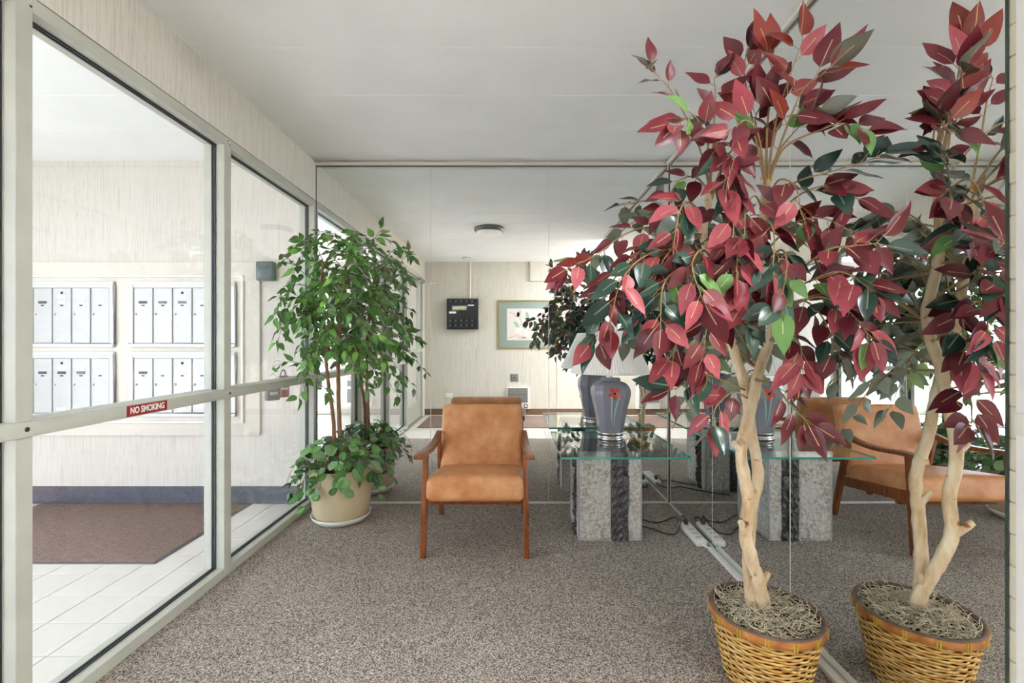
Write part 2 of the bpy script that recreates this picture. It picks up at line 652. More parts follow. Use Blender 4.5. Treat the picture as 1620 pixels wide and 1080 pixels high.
# bulkhead on the wall behind the camera, seen in the mirror
struct(MB().box(0.27, CX, YF, YF + 0.05, 2.13, ZC).build('trim_1', M['wall']), 'shallow cream bulkhead under the ceiling')
struct(MB().box(XL, CX, YF, YF + 0.012, 0.0, 0.095).build('baseboard_front', M['brown_base']), 'brown rubber baseboard')
struct(MB().box(VX, XL - 0.10, YB, YB + 0.016, 0.0, 0.118).build('baseboard_back', M['dark_base']), 'dark grey blue rubber baseboard of the vestibule')
for xx in (0.70, 1.06, 2.03):
    struct(MB().box(xx - 0.006, xx + 0.006, YF, YF + 0.006, 0.095, 2.13).build('trim_2', M['cream']), 'thin cream joint strip on the wall')

# painted brick edge beside the right mirror
br = root('wall_right', 'cream painted brick pier at the end of the mirrors')
MB().box(XR + 0.0145, XR + 0.2, 0.90, 1.10, 0.0, ZC).build('mortar_core', M['mortar'], br)
bm_ = MB().box(XR + 0.012, XR + 0.05, 0.92, 1.10, 0, 0.068).mesh('brick', M['brick'], 0.002, 2)
for k in range(34):
    link('brick', bm_, br, (random.uniform(-0.0012, 0.0012), 0, k * 0.0718 + 0.003))
jb = root('door_2', 'white painted door jamb beside the brick pier')
MB().box(XR + 0.004, XR + 0.2, 0.83, 1.0145, 0.0, ZC).build('jamb', M['white'], jb, 0.004)
MB().box(XR + 0.0005, XR + 0.004, 0.985, 1.0125, 0.945, 0.995).build('strike_plate', M['cream'], jb, 0.001)

# vestibule shell: side wall, front wall, glazed entrance
struct(MB().box(VX - 0.1, VX, 1.96, YB + 0.016, -0.05, ZC + 0.02).build('wall_vestibule', M['wall']), 'cream vestibule wall beside the entrance glazing')
struct(MB().box(VX - 0.1, VX, YF - 0.1, 1.96, 2.2, ZC + 0.02).build('wall_vestibule', M['wall']), 'cream strip above the side entrance glazing')
struct(MB().box(VX - 0.1, XL - 1.45, YF - 0.1, YF, 2.2, ZC + 0.02).build('wall_vestibule', M['wall']), 'cream strip above the front entrance glazing')


def glazing(name, label, axis, c, a0, a1, zs, nbay, gl='glass_clear'):
    """simple storefront: axis 'x' plane at y=c, or axis 'y' plane at x=c"""
    r = root(name, label)

    def bx(u0, u1, z0, z1, w, part, mat):
        b = MB()
        if axis == 'x':
            b.box(u0, u1, c - w, c + w, z0, z1)
        else:
            b.box(c - w, c + w, u0, u1, z0, z1)
        b.build(part, mat, r)
    bx(a0, a1, 0, 0.06, 0.04, 'sill_rail', M['alu'])
    bx(a0, a1, zs - 0.06, zs, 0.04, 'head_rail', M['alu'])
    for i in range(nbay + 1):
        u = lerp(a0 + 0.025, a1 - 0.025, i / nbay)
        bx(u - 0.025, u + 0.025, 0.06, zs - 0.06, 0.04, 'mullion', M['alu'])
        if i < nbay:
            u2 = lerp(a0 + 0.025, a1 - 0.025, (i + 1) / nbay)
            bx(u + 0.025, u2 - 0.025, 0.06, zs - 0.06, 0.003, 'pane', M[gl])
            bx(u + 0.025, u2 - 0.025, 0.88, 0.925, 0.02, 'push_rail', M['alu'])
    return r


glazing('window_2', 'aluminium framed entrance glazing at the vestibule front', 'x', YF - 0.05, VX, XL - 1.45, 2.2, 2)
glazing('window_3', 'aluminium framed entrance glazing at the vestibule side', 'y', VX - 0.05, YF, 1.96, 2.2, 3)
# corridor end
struct(MB().box(CX, CX + 0.1, YF, 0.95, -0.05, ZC + 0.02).build('wall_corridor', M['wall']), 'cream wall at the corridor end')

# ------------------------------------------------------------------ glass wall on the left
win = root('window_1', 'white aluminium framed glass wall between lobby and mail vestibule')
XI, XG, XO = XL, XL - 0.05, XL - 0.10


def bar(name, y0, y1, z0, z1, mat='alu', x0=XO, x1=XI, par=win, bev=0.0015):
    return MB().box(x0, x1, y0, y1, z0, z1).build(name, M[mat], par, bev, 1)


ZS, ZH0, ZH1 = 0.045, 2.12, 2.165
bays = [(0.47, 1.293), (1.339, 2.225), (2.28, 3.226)]
for a, b in [(0.42, 0.47), (1.293, 1.339), (2.225, 2.28), (3.226, YB - 0.002), (-0.60, -0.55)]:
    bar('mullion', a, b, 0.0, ZH1)
for a, b in bays + [(-0.55, 0.42)]:
    bar('head_rail', a, b, ZH0, ZH1)
for a, b in bays:
    bar('sill_rail', a, b, 0.0, ZS)
    MB().box(XG - 0.003, XG + 0.003, a, b, ZS, ZH0).build('pane', M['glass'], win)
    for x0, x1 in ((XG + 0.003, XG + 0.010), (XG - 0.010, XG - 0.003)):
        g = MB()
        w = 0.0055
        g.box(x0, x1, a, a + w, ZS, ZH0).box(x0, x1, b - w, b, ZS, ZH0)
        g.box(x0, x1, a + w, b - w, ZS, ZS + w).box(x0, x1, a + w, b - w, ZH0 - w, ZH0)
        g.build('gasket', M['gasket'], win)
# continuous push rail with screws
RZ0, RZ1 = 0.877, 0.922
MB().box(XG + 0.004, XI + 0.012, 0.45, YB - 0.004, RZ0, RZ1).build('push_rail', M['alu'], win, 0.002, 2)
MB().box(XO - 0.004, XG - 0.004, 0.47, YB - 0.004, RZ0, RZ1).build('push_rail', M['alu'], win, 0.002, 2)
for yy in (1.312, 2.252, 3.10):
    MB().lathe([(0.0, 0.0025), (0.006, 0.002), (0.0075, 0.0)], n=12).build('screw', M['black'], win)
    o = COL.objects[-1] if False else bpy.data.objects[[k.name for k in win.children if k.name.startswith('screw')][-1]]
    o.rotation_euler = (0, H90, 0)
    o.location = (XI + 0.012, yy, 0.90)
for yy in (1.325, 2.262):
    for zz in (2.150, 2.135):
        o = MB().lathe([(0.0, 0.0015), (0.0035, 0.001), (0.004, 0.0)], n=10).build('screw', M['black'], win)
        o.rotation_euler = (0, H90, 0)
        o.location = (XI, yy + (0.008 if zz < 2.14 else -0.008), zz)

# glazed door near the camera, seen in the mirror
dr = root('door_1', 'white aluminium glazed door with closer arm')
MB().box(XG - 0.022, XG + 0.022, -0.548, 0.418, 0.012, 0.26).build('bottom_rail', M['alu'], dr, 0.002, 1)
MB().box(XG - 0.022, XG + 0.022, -0.548, 0.418, 2.05, 2.118).build('top_rail', M['alu'], dr, 0.002, 1)
MB().box(XG - 0.022, XG + 0.022, -0.548, -0.485, 0.26, 2.05).build('stile', M['alu'], dr, 0.002, 1)
MB().box(XG - 0.022, XG + 0.022, 0.355, 0.418, 0.26, 2.05).build('stile', M['alu'], dr, 0.002, 1)
MB().box(XG - 0.003, XG + 0.003, -0.485, 0.355, 0.26, 2.05).build('pane', M['glass'], dr)
pb = MB().box(XG + 0.055, XG + 0.075, -0.5, 0.37, 1.02, 1.05)
pb.box(XG + 0.022, XG + 0.055, -0.5, -0.48, 1.02, 1.05).box(XG + 0.022, XG + 0.055, 0.35, 0.37, 1.02, 1.05)
pb.build('push_bar', M['alu'], dr)
cl = MB().box(XL + 0.001, XL + 0.05, -0.52, -0.2, 2.06, 2.115).build('closer', M['chrome'], dr, 0.004)
MB().tube([(XL + 0.03, -0.4, 2.05), (XL + 0.26, -0.36, 2.05)], 0.012, 8).build('closer_arm', M['chrome'], dr)

# ------------------------------------------------------------------ mirrors
def mirror_panel(label, axis, a0, a1, z0=0.012, z1=2.415):
    b = MB()
    if axis == 'x':
        b.box(a0, a1, YB, YB + 0.008, z0, z1, 1)
        b.m[2] = 0
    else:
        b.box(XR, XR + 0.008, a0, a1, z0, z1, 1)
        b.m[5] = 0
    o = b.build('mirror_panel', [M['mirror'], M['mirror_edge']])
    return tag(o, label, 'mirror', 'wall mirror panels')


g = 0.0015
xs = [XL + 0.003, -0.590, 0.254, XR - 0.012]
mirror_panel('tall wall mirror panel directly behind the green ficus', 'x', xs[0], xs[1] - g)
mirror_panel('tall wall mirror panel directly behind the tan armchair', 'x', xs[1] + g, xs[2] - g)
mirror_panel('tall wall mirror panel behind the grey table lamp', 'x', xs[2] + g, xs[3])
ys = [1.031, 1.831, 2.546, YB - 0.012]
mirror_panel('side wall mirror panel ending at the cream brick pier', 'y', ys[0], ys[1] - g)
mirror_panel('narrow side wall mirror panel above the white power strip', 'y', ys[1] + g, ys[2] - g)
mirror_panel('side wall mirror panel next to the mirrored room corner', 'y', ys[2] + g, ys[3])
# seams as white strips painting the light on panel bevels, channels, corner strips
n_ = 3
for x in xs[1:3]:
    struct(MB().box(x - g, x + g, YB - 0.0008, YB + 0.008, 0.012, 2.415).build('trim_%d' % n_, M['alu_white']), 'thin white strip painting the lit bevel between mirror panels')
    n_ += 1
for yv in ys[1:3]:
    struct(MB().box(XR - 0.0008, XR + 0.008, yv - g, yv + g, 0.012, 2.415).build('trim_%d' % n_, M['alu_white']), 'thin white strip painting the lit bevel between side mirror panels')
    n_ += 1
tr = MB().box(XL + 0.002, XR, YB - 0.012, YB + 0.01, 2.418, ZC - 0.001)
struct(tr.build('trim_%d' % n_, M['cream'], None, 0.002, 1), 'cream strip along the ceiling above the back mirrors'); n_ += 1
struct(MB().box(XL + 0.002, XR, YB - 0.004, YB + 0.012, 2.408, 2.418).build('trim_%d' % n_, M['dark_metal']), 'dark channel holding the back mirrors'); n_ += 1
struct(MB().box(XR - 0.022, XR + 0.01, 1.03, YB, 2.418, ZC - 0.001).build('trim_%d' % n_, M['cream'], None, 0.002, 1), 'cream strip along the ceiling above the side mirrors'); n_ += 1
struct(MB().box(XR - 0.004, XR + 0.012, 1.03, YB, 2.408, 2.418).build('trim_%d' % n_, M['dark_metal']), 'dark channel holding the side mirrors'); n_ += 1
struct(MB().box(XL + 0.002, XR, YB - 0.005, YB + 0.008, 0.0, 0.012).build('trim_%d' % n_, M['alu_white']), 'thin white channel under the back mirrors'); n_ += 1
struct(MB().box(XR - 0.005, XR + 0.008, 1.03, YB, 0.0, 0.012).build('trim_%d' % n_, M['alu_white']), 'thin white channel under the side mirrors'); n_ += 1
struct(MB().box(XR - 0.011, XR - 0.004, YB - 0.006, YB + 0.006, 0.012, 2.415).build('trim_%d' % n_, M['cream']), 'cream strip in the mirrored corner'); n_ += 1
struct(MB().box(XR - 0.004, XR + 0.006, YB - 0.011, YB + 0.006, 0.012, 2.415).build('trim_%d' % n_, M['black']), 'dark strip in the mirrored corner'); n_ += 1
struct(MB().box(XL + 0.0005, XL + 0.003, YB - 0.004, YB + 0.008, 0.012, ZC - 0.001).build('trim_%d' % n_, M['black']), 'dark line where glass wall meets mirror'); n_ += 1

# ------------------------------------------------------------------ NO SMOKING sign
sg = thing('no_smoking_sign', 'small red sticker reading NO SMOKING on the aluminium push rail', 'sign', (XI + 0.0122, 1.745, 0.8995))
MB().box(0.0, 0.0008, -0.096, 0.096, -0.0195, 0.0195).build('sticker', M['sign_red'], sg)


def text_mesh(body, size, mat, name, parent, matrix, sx=1.0, bold=0.0):
    cu = bpy.data.curves.new(name, 'FONT')
    cu.body = body
    cu.size = size
    cu.align_x = 'CENTER'
    cu.align_y = 'CENTER'
    cu.offset = bold
    cu.extrude = 0.0002
    tmp = bpy.data.objects.new('text_tmp', cu)
    COL.objects.link(tmp)
    dg = bpy.context.evaluated_depsgraph_get()
    me = bpy.data.meshes.new_from_object(tmp.evaluated_get(dg))
    bpy.data.objects.remove(tmp)
    me.name = name
    me.materials.clear()
    me.materials.append(mat)
    me.transform(Matrix.Diagonal((sx, 1, 1, 1)))
    o = link(name, me, parent)
    o.matrix_local = matrix
    return o


# text plane facing +X, reading along +Y
rot = Matrix(((0, 0, 1, 0), (1, 0, 0, 0), (0, 1, 0, 0), (0, 0, 0, 1)))
text_mesh('NO SMOKING', 0.033, M['paper'], 'lettering', sg, Matrix.Translation((0.0012, 0, 0.0)) @ rot, 0.78, 0.0011)

# ------------------------------------------------------------------ door mat, mail vestibule
mt = thing('door_mat', 'brown ribbed mat with grey rubber border on the white vestibule tiles', 'mat', (-2.61, 2.805, 0))
MB().box(-0.735, 0.735, -0.425, 0.425, 0.0, 0.010).build('pile', M['mat'], mt, 0.003)
e = MB()
e.box(-0.75, 0.75, -0.44, -0.425, 0, 0.005).box(-0.75, 0.75, 0.425, 0.44, 0, 0.005)
e.box(-0.75, -0.735, -0.425, 0.425, 0, 0.005).box(0.735, 0.75, -0.425, 0.425, 0, 0.005)
e.build('border', M['mat_edge'], mt)
lm = thing('door_mat', 'dark brown mat on the tiles by the grasscloth wall', 'mat', (0.1, -0.1, 0))
MB().box(-1.4, 1.4, -0.49, 0.49, 0.0, 0.010).build('pile', M['mat'], lm, 0.003)


def WB(px, py):
    """pixel on the vestibule back wall"""
    d = YB + 0.016
    p = P(px, py, d)
    return p.x, p.z


YW = YB + 0.016
bd = thing('mailbox_board', 'cream painted mounting board with raised border around the mailboxes', 'board', (0, YW - 0.002, 0))
x0, z1 = WB(-12, 415)
x1, z0 = WB(413, 688)
MB().box(x0, x1, -0.018, 0, z0, z1).build('backboard', M['cream'], bd, 0.003)
a0, b1 = WB(8, 436)
a1, b0 = WB(389, 668)
w = 0.016
MB().box(a0, a1, -0.034, -0.018, b1 - w, b1).build('border_strip', M['white'], bd, 0.004)
MB().box(a0, a1, -0.034, -0.018, b0, b0 + w).build('border_strip', M['white'], bd, 0.004)
MB().box(a0, a0 + w, -0.034, -0.018, b0 + w, b1 - w).build('border_strip', M['white'], bd, 0.004)
MB().box(a1 - w, a1, -0.034, -0.018, b0 + w, b1 - w).build('border_strip', M['white'], bd, 0.004)

bank_labels = {
    (0, 0): 'upper bank of five grey mailboxes, the one farther from the grey lock box',
    (0, 1): 'lower bank of five grey mailboxes, the one farther from the grey lock box',
    (1, 0): 'upper bank of five grey mailboxes nearer the grey lock box',
    (1, 1): 'lower bank of five grey mailboxes nearer the grey lock box'}
lock_me = MB().lathe([(0.0, 0.010), (0.007, 0.009), (0.009, 0.004), (0.0095, 0.0)], n=14).mesh('lock', M['lock'])
lock_me.transform(Matrix.Rotation(H90, 4, 'X'))
slot_d = MB().box(-0.030, 0.030, -0.003, 0, -0.009, 0.009).mesh('name_plate', M['plate_black'], 0.001, 1)
slot_g = MB().box(-0.030, 0.030, -0.003, 0, -0.009, 0.009).mesh('name_plate', M['plate_dark'], 0.001, 1)
slot_w = MB().box(-0.030, 0.030, -0.003, 0, -0.009, 0.009).mesh('name_plate', M['paper'], 0.001, 1)
tagm = MB().box(-0.032, 0.032, -0.002, 0, -0.010, 0.010).mesh('paper_label', M['paper'])
numm = MB()
for q in (-0.008, 0.0, 0.008):
    numm.box(q - 0.0028, q + 0.0028, -0.001, 0, -0.005, 0.005)
numm = numm.mesh('number', M['black'])
cam_me = MB().lathe([(0.0, 0.004), (0.0075, 0.004), (0.0095, 0.0)], n=14).mesh('keyhole', M['black'])
cam_me.transform(Matrix.Rotation(H90, 4, 'X'))
plates = {(0, 0): ['g', 'd', 'w', 'w', 'w'], (0, 1): ['w', 'd', 'd', 'g', 'w'], (1, 0): ['d', 'g', 'g', 'w', 'd'], (1, 1): ['d', 'w', 'w', 'w', 'd']}
for ci, (xa, xb) in enumerate(((31, 181), (218, 371))):
    for ri, (ya, yb) in enumerate(((452, 543), (562, 652))):
        X0, Z1 = WB(xa, ya)
        X1, Z0 = WB(xb, yb)
        mbk = thing('mailbox_bank', bank_labels[(ci, ri)], 'mailbox', (0, YW - 0.020, 0), 'mailbox banks on the board')
        fw = 0.028
        fr = MB()
        fr.box(X0 - fw, X1 + fw, -0.024, 0, Z1, Z1 + fw).box(X0 - fw, X1 + fw, -0.024, 0, Z0 - fw, Z0)
        fr.box(X0 - fw, X0, -0.024, 0, Z0, Z1).box(X1, X1 + fw, -0.024, 0, Z0, Z1)
        fr.build('frame', M['mail_frame'], mbk, 0.005, 2)
        MB().box(X0, X1, -0.004, 0, Z0, Z1).build('backing', M['mail_frame'], mbk)
        MB().box(X0, X1, -0.020, -0.004, Z1 - 0.018, Z1).build('hinge_strip', M['mail_frame'], mbk, 0.002, 1)
        dw = (X1 - X0) / 5
        dm = MB().box(0.004, dw - 0.006, -0.016, -0.004, Z0 + 0.003, Z1 - 0.021).mesh('door', M['mail'], 0.0015, 1)
        for k in range(5):
            dx = X0 + k * dw
            d_ = link('door', dm, mbk, (dx, 0, 0))
            link('lock', lock_me, d_, (0.018, -0.016, Z1 - 0.205))
            pz = Z1 - 0.122
            link('name_plate', {'d': slot_d, 'g': slot_g, 'w': slot_w}[plates[(ci, ri)][k]], d_, (dw / 2 - 0.002, -0.016, pz))
            link('number', numm, d_, (dw / 2 - 0.002, -0.016, pz - 0.022))
            if k == 2:
                link('keyhole', cam_me, d_, (dw / 2 - 0.002, -0.016, Z1 - 0.054))
                link('paper_label', tagm, d_, (dw / 2 - 0.002, -0.016, Z1 - 0.082))
                link('paper_label', tagm, d_, (dw / 2 - 0.004, -0.016, Z0 + 0.028))
            if (ci, ri, k) in ((0, 0, 3), (0, 1, 3)):
                o = link('paper_label', tagm, d_, (dw / 2, -0.016, Z1 - 0.088))
                o.scale = (1.0, 1, 1.7)
            if (ci, ri, k) == (0, 0, 4):
                link('paper_label', tagm, d_, (dw / 2, -0.016, Z1 - 0.09))
for sx_ in ((403, 408),):
    X0, Z1 = WB(411, 415)
    X1, Z0 = WB(438, 445)
    lb = thing('lock_box', 'grey plastic key box on the cream wall beside the mailbox board', 'key box', (0, YW, 0))
    MB().box(X0, X1, -0.055, 0, Z0, Z1).build('case', M['grey_plastic'], lb, 0.010, 3)
    MB().box(X0 + 0.025, X1 - 0.035, -0.066, -0.055, Z1 - 0.05, Z1 - 0.015).build('latch', M['grey_plastic'], lb, 0.004)
    MB().box(X0 + 0.012, X1 - 0.012, -0.062, -0.055, Z0 + 0.012, Z0 + 0.032).build('lip', M['grey_plastic'], lb, 0.003)

# two key boxes hanging outside the rail
for (pa, pb_, qa, qb, mat, lab, nm) in (
        (421, 441, 600, 633, 'lockbox', 'small dark padlock key box hanging behind the push rail', 0),
        (440, 456, 594, 628, 'lockbox_red', 'small dusty red padlock key box hanging behind the push rail', 1)):
    d = 1.545 * F / (VPX - (pa + pb_) / 2)
    c = P((pa + pb_) / 2, (qa + qb) / 2, d)
    hw = (pb_ - pa) / F * d / 2
    hh = (qb - qa) / F * d / 2
    kb = thing('key_box', lab, 'key box', (c.x, c.y, c.z))
    MB().box(-0.022, 0.022, -hw, hw, -hh, hh).build('case', M[mat], kb, 0.008, 3).rotation_euler = (0, 0, math.radians(-40))
    arc = [(0.0, -hw * 0.55 + hw * 1.1 * (0.5 - 0.5 * math.cos(math.pi * t / 10)), hh - 0.01 + 0.048 * math.sin(math.pi * t / 10)) for t in range(11)]
    MB().tube(arc, 0.0045, 8).build('shackle', M['grey_plastic' if nm else 'alu_white'], kb).rotation_euler = (0, 0, math.radians(-40))
    b = MB().box(-hw * 0.72, hw * 0.72, -0.0012, 0, -0.008, 0.006) if nm else MB().box(-0.007, 0.007, -0.0012, 0, 0.0, 0.014)
    o = b.build('badge', M['paper'], kb)
    o.rotation_euler = (0, 0, math.radians(50))
    n_v = Vector((math.sin(math.radians(50)), -math.cos(math.radians(50)), 0))
    o.location = n_v * 0.0225 + Vector((0, 0, -0.012 if nm else 0.012))
    if not nm:
        text_mesh('BOX', 0.026, M['paper'], 'lettering', kb,
                  Matrix.Translation(n_v * 0.0228 + Vector((0, 0, -0.022))) @ Matrix.Rotation(math.radians(50), 4, 'Z') @ Matrix.Rotation(H90, 4, 'X'), 0.9, 0.0003)
# ------------------------------------------------------------------ things on the wall behind the camera (seen in the mirrors)
DM = 2 * YB - YF                # mirrored depth of that wall
HM = 539.0                      # horizon of the reflection


def WF(px, py):
    return (px - VPX) / F * DM, CAMZ - (py - HM) / F * DM


X0, Z1 = WF(708, 470); X1, Z0 = WF(757, 518)
ap = thing('alarm_panel', 'square black fire alarm panel with small display on the wall', 'alarm panel', (0, YF, 0))
MB().box(X0, X1, 0, 0.10, Z0, Z1).build('case', M['black'], ap, 0.004)
o = MB().box(X0 + 0.015, X1 - 0.015, 0.10, 0.106, Z0 + 0.015, Z1 - 0.015).build('door', M['black'], ap, 0.003)
for zz in (Z1 - 0.045, Z0 + 0.135, Z0 + 0.06):
    for k in range(10):
        xx = X0 + 0.045 + k * 0.043
        MB().box(xx, xx + 0.024, 0.106, 0.1085, zz - 0.016, zz + 0.016).build('vent_slot', M['black_dull' if k % 2 else 'grey_plastic'], ap)
dsp = MB().box(X0 + 0.085, X0 + 0.32, 0.106, 0.112, Z1 - 0.19, Z1 - 0.115).build('display', M['chrome'], ap, 0.003)
MB().box(X0 + 0.105, X0 + 0.295, 0.112, 0.1135, Z1 - 0.17, Z1 - 0.135).build('screen', plain('lcd', S(176, 196, 150), 0.3), dsp)
MB().box(X1 - 0.16, X1 - 0.06, 0.106, 0.1075, Z1 - 0.115, Z1 - 0.097).build('badge', M['paper'], ap)
MB().box(X0 + 0.04, X0 + 0.15, 0.106, 0.1075, Z1 - 0.235, Z1 - 0.205).build('badge', M['paper'], ap)
cx, _ = WF(744, 470)
cd = MB().tube([(cx, YF + 0.012, Z1), (cx, YF + 0.012, ZC)], 0.011, 8).build('conduit', M['white'])
tag(cd, 'thin white conduit rising from the black alarm panel', 'conduit')
sd = thing('smoke_detector', 'small white smoke detector on the ceiling above the alarm panel', 'smoke detector', (cx - 0.02, -0.35, ZC))
MB().lathe([(0.0, -0.045), (0.035, -0.043), (0.055, -0.025), (0.06, -0.012), (0.07, -0.008), (0.07, 0.0)], n=24).build('housing', M['white'], sd)
MB().lathe([(0.062, -0.019), (0.0635, -0.016), (0.062, -0.013)], n=24).build('vent_ring', M['grey_plastic'], sd)

X0, Z1 = WF(788, 472); X1, Z0 = WF(881, 548)
pf = thing('framed_picture', 'framed pastel flower print with grey green mat and brass frame', 'picture', (0, YF, 0))
fw = 0.016
fr = MB()
fr.box(X0, X1, 0, 0.025, Z1 - fw, Z1).box(X0, X1, 0, 0.025, Z0, Z0 + fw)
fr.box(X0, X0 + fw, 0, 0.025, Z0 + fw, Z1 - fw).box(X1 - fw, X1, 0, 0.025, Z0 + fw, Z1 - fw)
fr.build('frame', M['gold'], pf)
MB().box(X0 + fw, X1 - fw, 0, 0.014, Z0 + fw, Z1 - fw).build('mat', M['pic_mat'], pf)
PX0, PZ1 = WF(802, 485); PX1, PZ0 = WF(867, 535)
art = MB().box(PX0, PX1, 0.014, 0.0155, PZ0, PZ1).build('print', M['pic_paper'], pf)


def art_poly(kind, u, v, L, Wd, ang, mat, lift):
    """leaf or petal shape on the print; u,v in 0..1 of the print"""
    pts = []
    for i in range(17):
        t = i / 16
        pts.append((t * L, Wd * math.sin(math.pi * t ** 0.8)))
    for i in range(15, 0, -1):
        t = i / 16
        pts.append((t * L, -Wd * math.sin(math.pi * t ** 0.8)))
    c0 = (lerp(PX0, PX1, u), lerp(PZ0, PZ1, v))
    ca, sa = math.cos(ang), math.sin(ang)
    vv = [(c0[0] + a * ca - b * sa, lift, c0[1] + a * sa + b * ca) for a, b in pts]
    MB().add(vv, [tuple(range(len(vv)))[::-1]]).build(kind, M[mat], art)


def art_line(pts, mat='pic_line', w=0.004, lift=0.0162):
    q = spline([Vector((lerp(PX0, PX1, u), lift, lerp(PZ0, PZ1, v))) for u, v in pts], 24)
    MB().tube(q, w / 2, 4, smooth=False).build('drawn_line', M[mat], art)


R_ = math.radians
for k in range(7):
    art_poly('petal', 0.36, 0.28, 0.12, 0.035, R_(10 + k * 28), 'pic_white', 0.0158 + k * 0.0001)
for k in range(5):
    art_poly('petal', 0.44, 0.26, 0.09, 0.035, R_(60 + k * 72), 'pic_white', 0.0168 + k * 0.0001)
for u, v, L, W_, a, c in ((0.28, 0.40, 0.13, 0.03, 125, 'pic_teal'), (0.52, 0.70, 0.11, 0.028, 110, 'pic_teal'), (0.52, 0.70, 0.12, 0.022, -105, 'pic_teal'),
                          (0.56, 0.70, 0.12, 0.014, -15, 'pic_teal'), (0.64, 0.30, 0.13, 0.03, -35, 'pic_teal'), (0.24, 0.72, 0.13, 0.03, 60, 'pic_blue'),
                          (0.28, 0.72, 0.10, 0.022, 95, 'pic_blue'), (0.76, 0.46, 0.07, 0.018, 60, 'pic_blue')):
    art_poly('leaf', u, v, L, W_, R_(a), c, 0.0165)
art_line([(0.28, 0.40), (0.40, 0.55), (0.54, 0.70)])
art_line([(0.06, 0.88), (0.16, 0.84), (0.24, 0.72)])
art_line([(0.30, 0.72), (0.35, 0.62), (0.33, 0.5), (0.29, 0.40)])
art_line([(0.70, 0.44), (0.80, 0.52), (0.97, 0.54)])
art_line([(0.02, 0.08), (0.12, 0.10), (0.2, 0.14), (0.3, 0.13)])
for k in range(6):
    art_line([(0.25 + k * 0.05, 0.08 + 0.02 * (k % 3)), (0.36, 0.07), (0.50 - 0.02 * k, 0.06 + 0.015 * k)], 'pic_brown', 0.003, 0.0175)
for k in range(3):
    art_line([(0.34 + 0.09 * math.cos(t) * (1 - 0.2 * k) + 0.1, 0.28 + 0.17 * math.sin(t) * (1 - 0.25 * k)) for t in [i * 0.7 for i in range(8)]], 'pic_brown', 0.002, 0.0178)

X0, Z1 = WF(936, 441); X1, Z0 = WF(961, 472)
pq = thing('wall_plaque', 'small cream plaque with brass edge behind the burgundy tree', 'plaque', (0, YF, 0))
MB().box(X0, X1, 0, 0.02, Z0, Z1).build('frame', M['gold'], pq, 0.003)
MB().box(X0 + 0.012, X1 - 0.012, 0.02, 0.022, Z0 + 0.012, Z1 - 0.012).build('face', M['cream'], pq)

X0, Z1 = WF(807, 588); X1, Z0 = WF(820, 601)
ic = thing('doorbell_plate', 'small square silver plate with concentric squares above the wall heater', 'wall plate', (0, YF, 0))
for k, (q, mt_) in enumerate(((0, 'louver'), (0.018, 'dark_metal'), (0.03, 'louver'), (0.042, 'dark_metal'))):
    MB().box(X0 + q, X1 - q, 0.004 * k, 0.004 * (k + 1), Z0 + q, Z1 - q).build('ring', M[mt_], ic)


def louver_unit(name, label, cat, X0, X1, Z0, Z1, cells, yface=YF, dial=None):
    r = thing(name, label, cat, (0, yface, 0))
    MB().box(X0, X1, 0, 0.06, Z0, Z1).build('case', M['white'], r, 0.006)
    for (a, b, c, d_) in cells:
        xa, xb, za, zb = lerp(X0, X1, a), lerp(X0, X1, b), lerp(Z0, Z1, c), lerp(Z0, Z1, d_)
        MB().box(xa, xb, 0.06, 0.062, za, zb).build('grille', M['grey_plastic'], r)
        n = max(4, int((zb - za) / 0.022))
        sm = MB().box(xa + 0.003, xb - 0.003, 0.060, 0.072, 0, (zb - za) / n * 0.62).mesh('slat', M['louver'])
        for k in range(n):
            link('slat', sm, r, (0, 0, za + (zb - za) * k / n))
    if dial:
        xx, zz = lerp(X0, X1, dial[0]), lerp(Z0, Z1, dial[1])
        MB().box(xx - 0.03, xx + 0.03, 0.06, 0.064, zz - 0.03, zz + 0.03).build('dial_plate', M['grey_plastic'], r)
        o = MB().lathe([(0.0, 0.018), (0.015, 0.016), (0.018, 0.0)], n=16).build('dial', M['paper'], r)
        o.rotation_euler = (-H90, 0, 0)
        o.location = (xx, 0.064, zz)
    return r


X0, Z1 = WF(802, 609); X1, Z0 = WF(839, 646)
louver_unit('wall_heater', 'white wall heater with grey louvers and dial, below the silver plate', 'heater', X0, X1, max(Z0, 0.10), Z1,
            [(0.04, 0.88, 0.30, 0.96)], dial=(0.80, 0.13))
X0, Z1 = WF(1024, 587); X1, Z0 = WF(1053, 642)
louver_unit('wall_heater', 'tall white unit with four louvered grilles near the corridor', 'heater', X0, X1, Z0, Z1,
            [(0.06, 0.47, 0.76, 0.97), (0.53, 0.94, 0.76, 0.97), (0.06, 0.47, 0.20, 0.66), (0.53, 0.94, 0.20, 0.66)], dial=(0.3, 0.09))
louver_unit('wall_heater', 'white louvered unit on the vestibule wall', 'heater', -2.66, -2.24, 0.14, 0.56,
            [(0.06, 0.47, 0.76, 0.97), (0.53, 0.94, 0.76, 0.97), (0.06, 0.47, 0.15, 0.66), (0.53, 0.94, 0.15, 0.66)])
X0, Z1 = WF(705, 619); X1, Z0 = WF(716, 626)
sw = thing('outlet_plate', 'white outlet plate low on the wall below the alarm panel', 'outlet', (0, YF, 0))
MB().box(X0, X1, 0, 0.008, Z0, Z1).build('plate', M['white'], sw, 0.003)
for q in (-0.025, 0.025):
    MB().box((X0 + X1) / 2 + q - 0.012, (X0 + X1) / 2 + q + 0.012, 0.008, 0.0095, (Z0 + Z1) / 2 - 0.012, (Z0 + Z1) / 2 + 0.012).build('socket', M['cream'], sw)

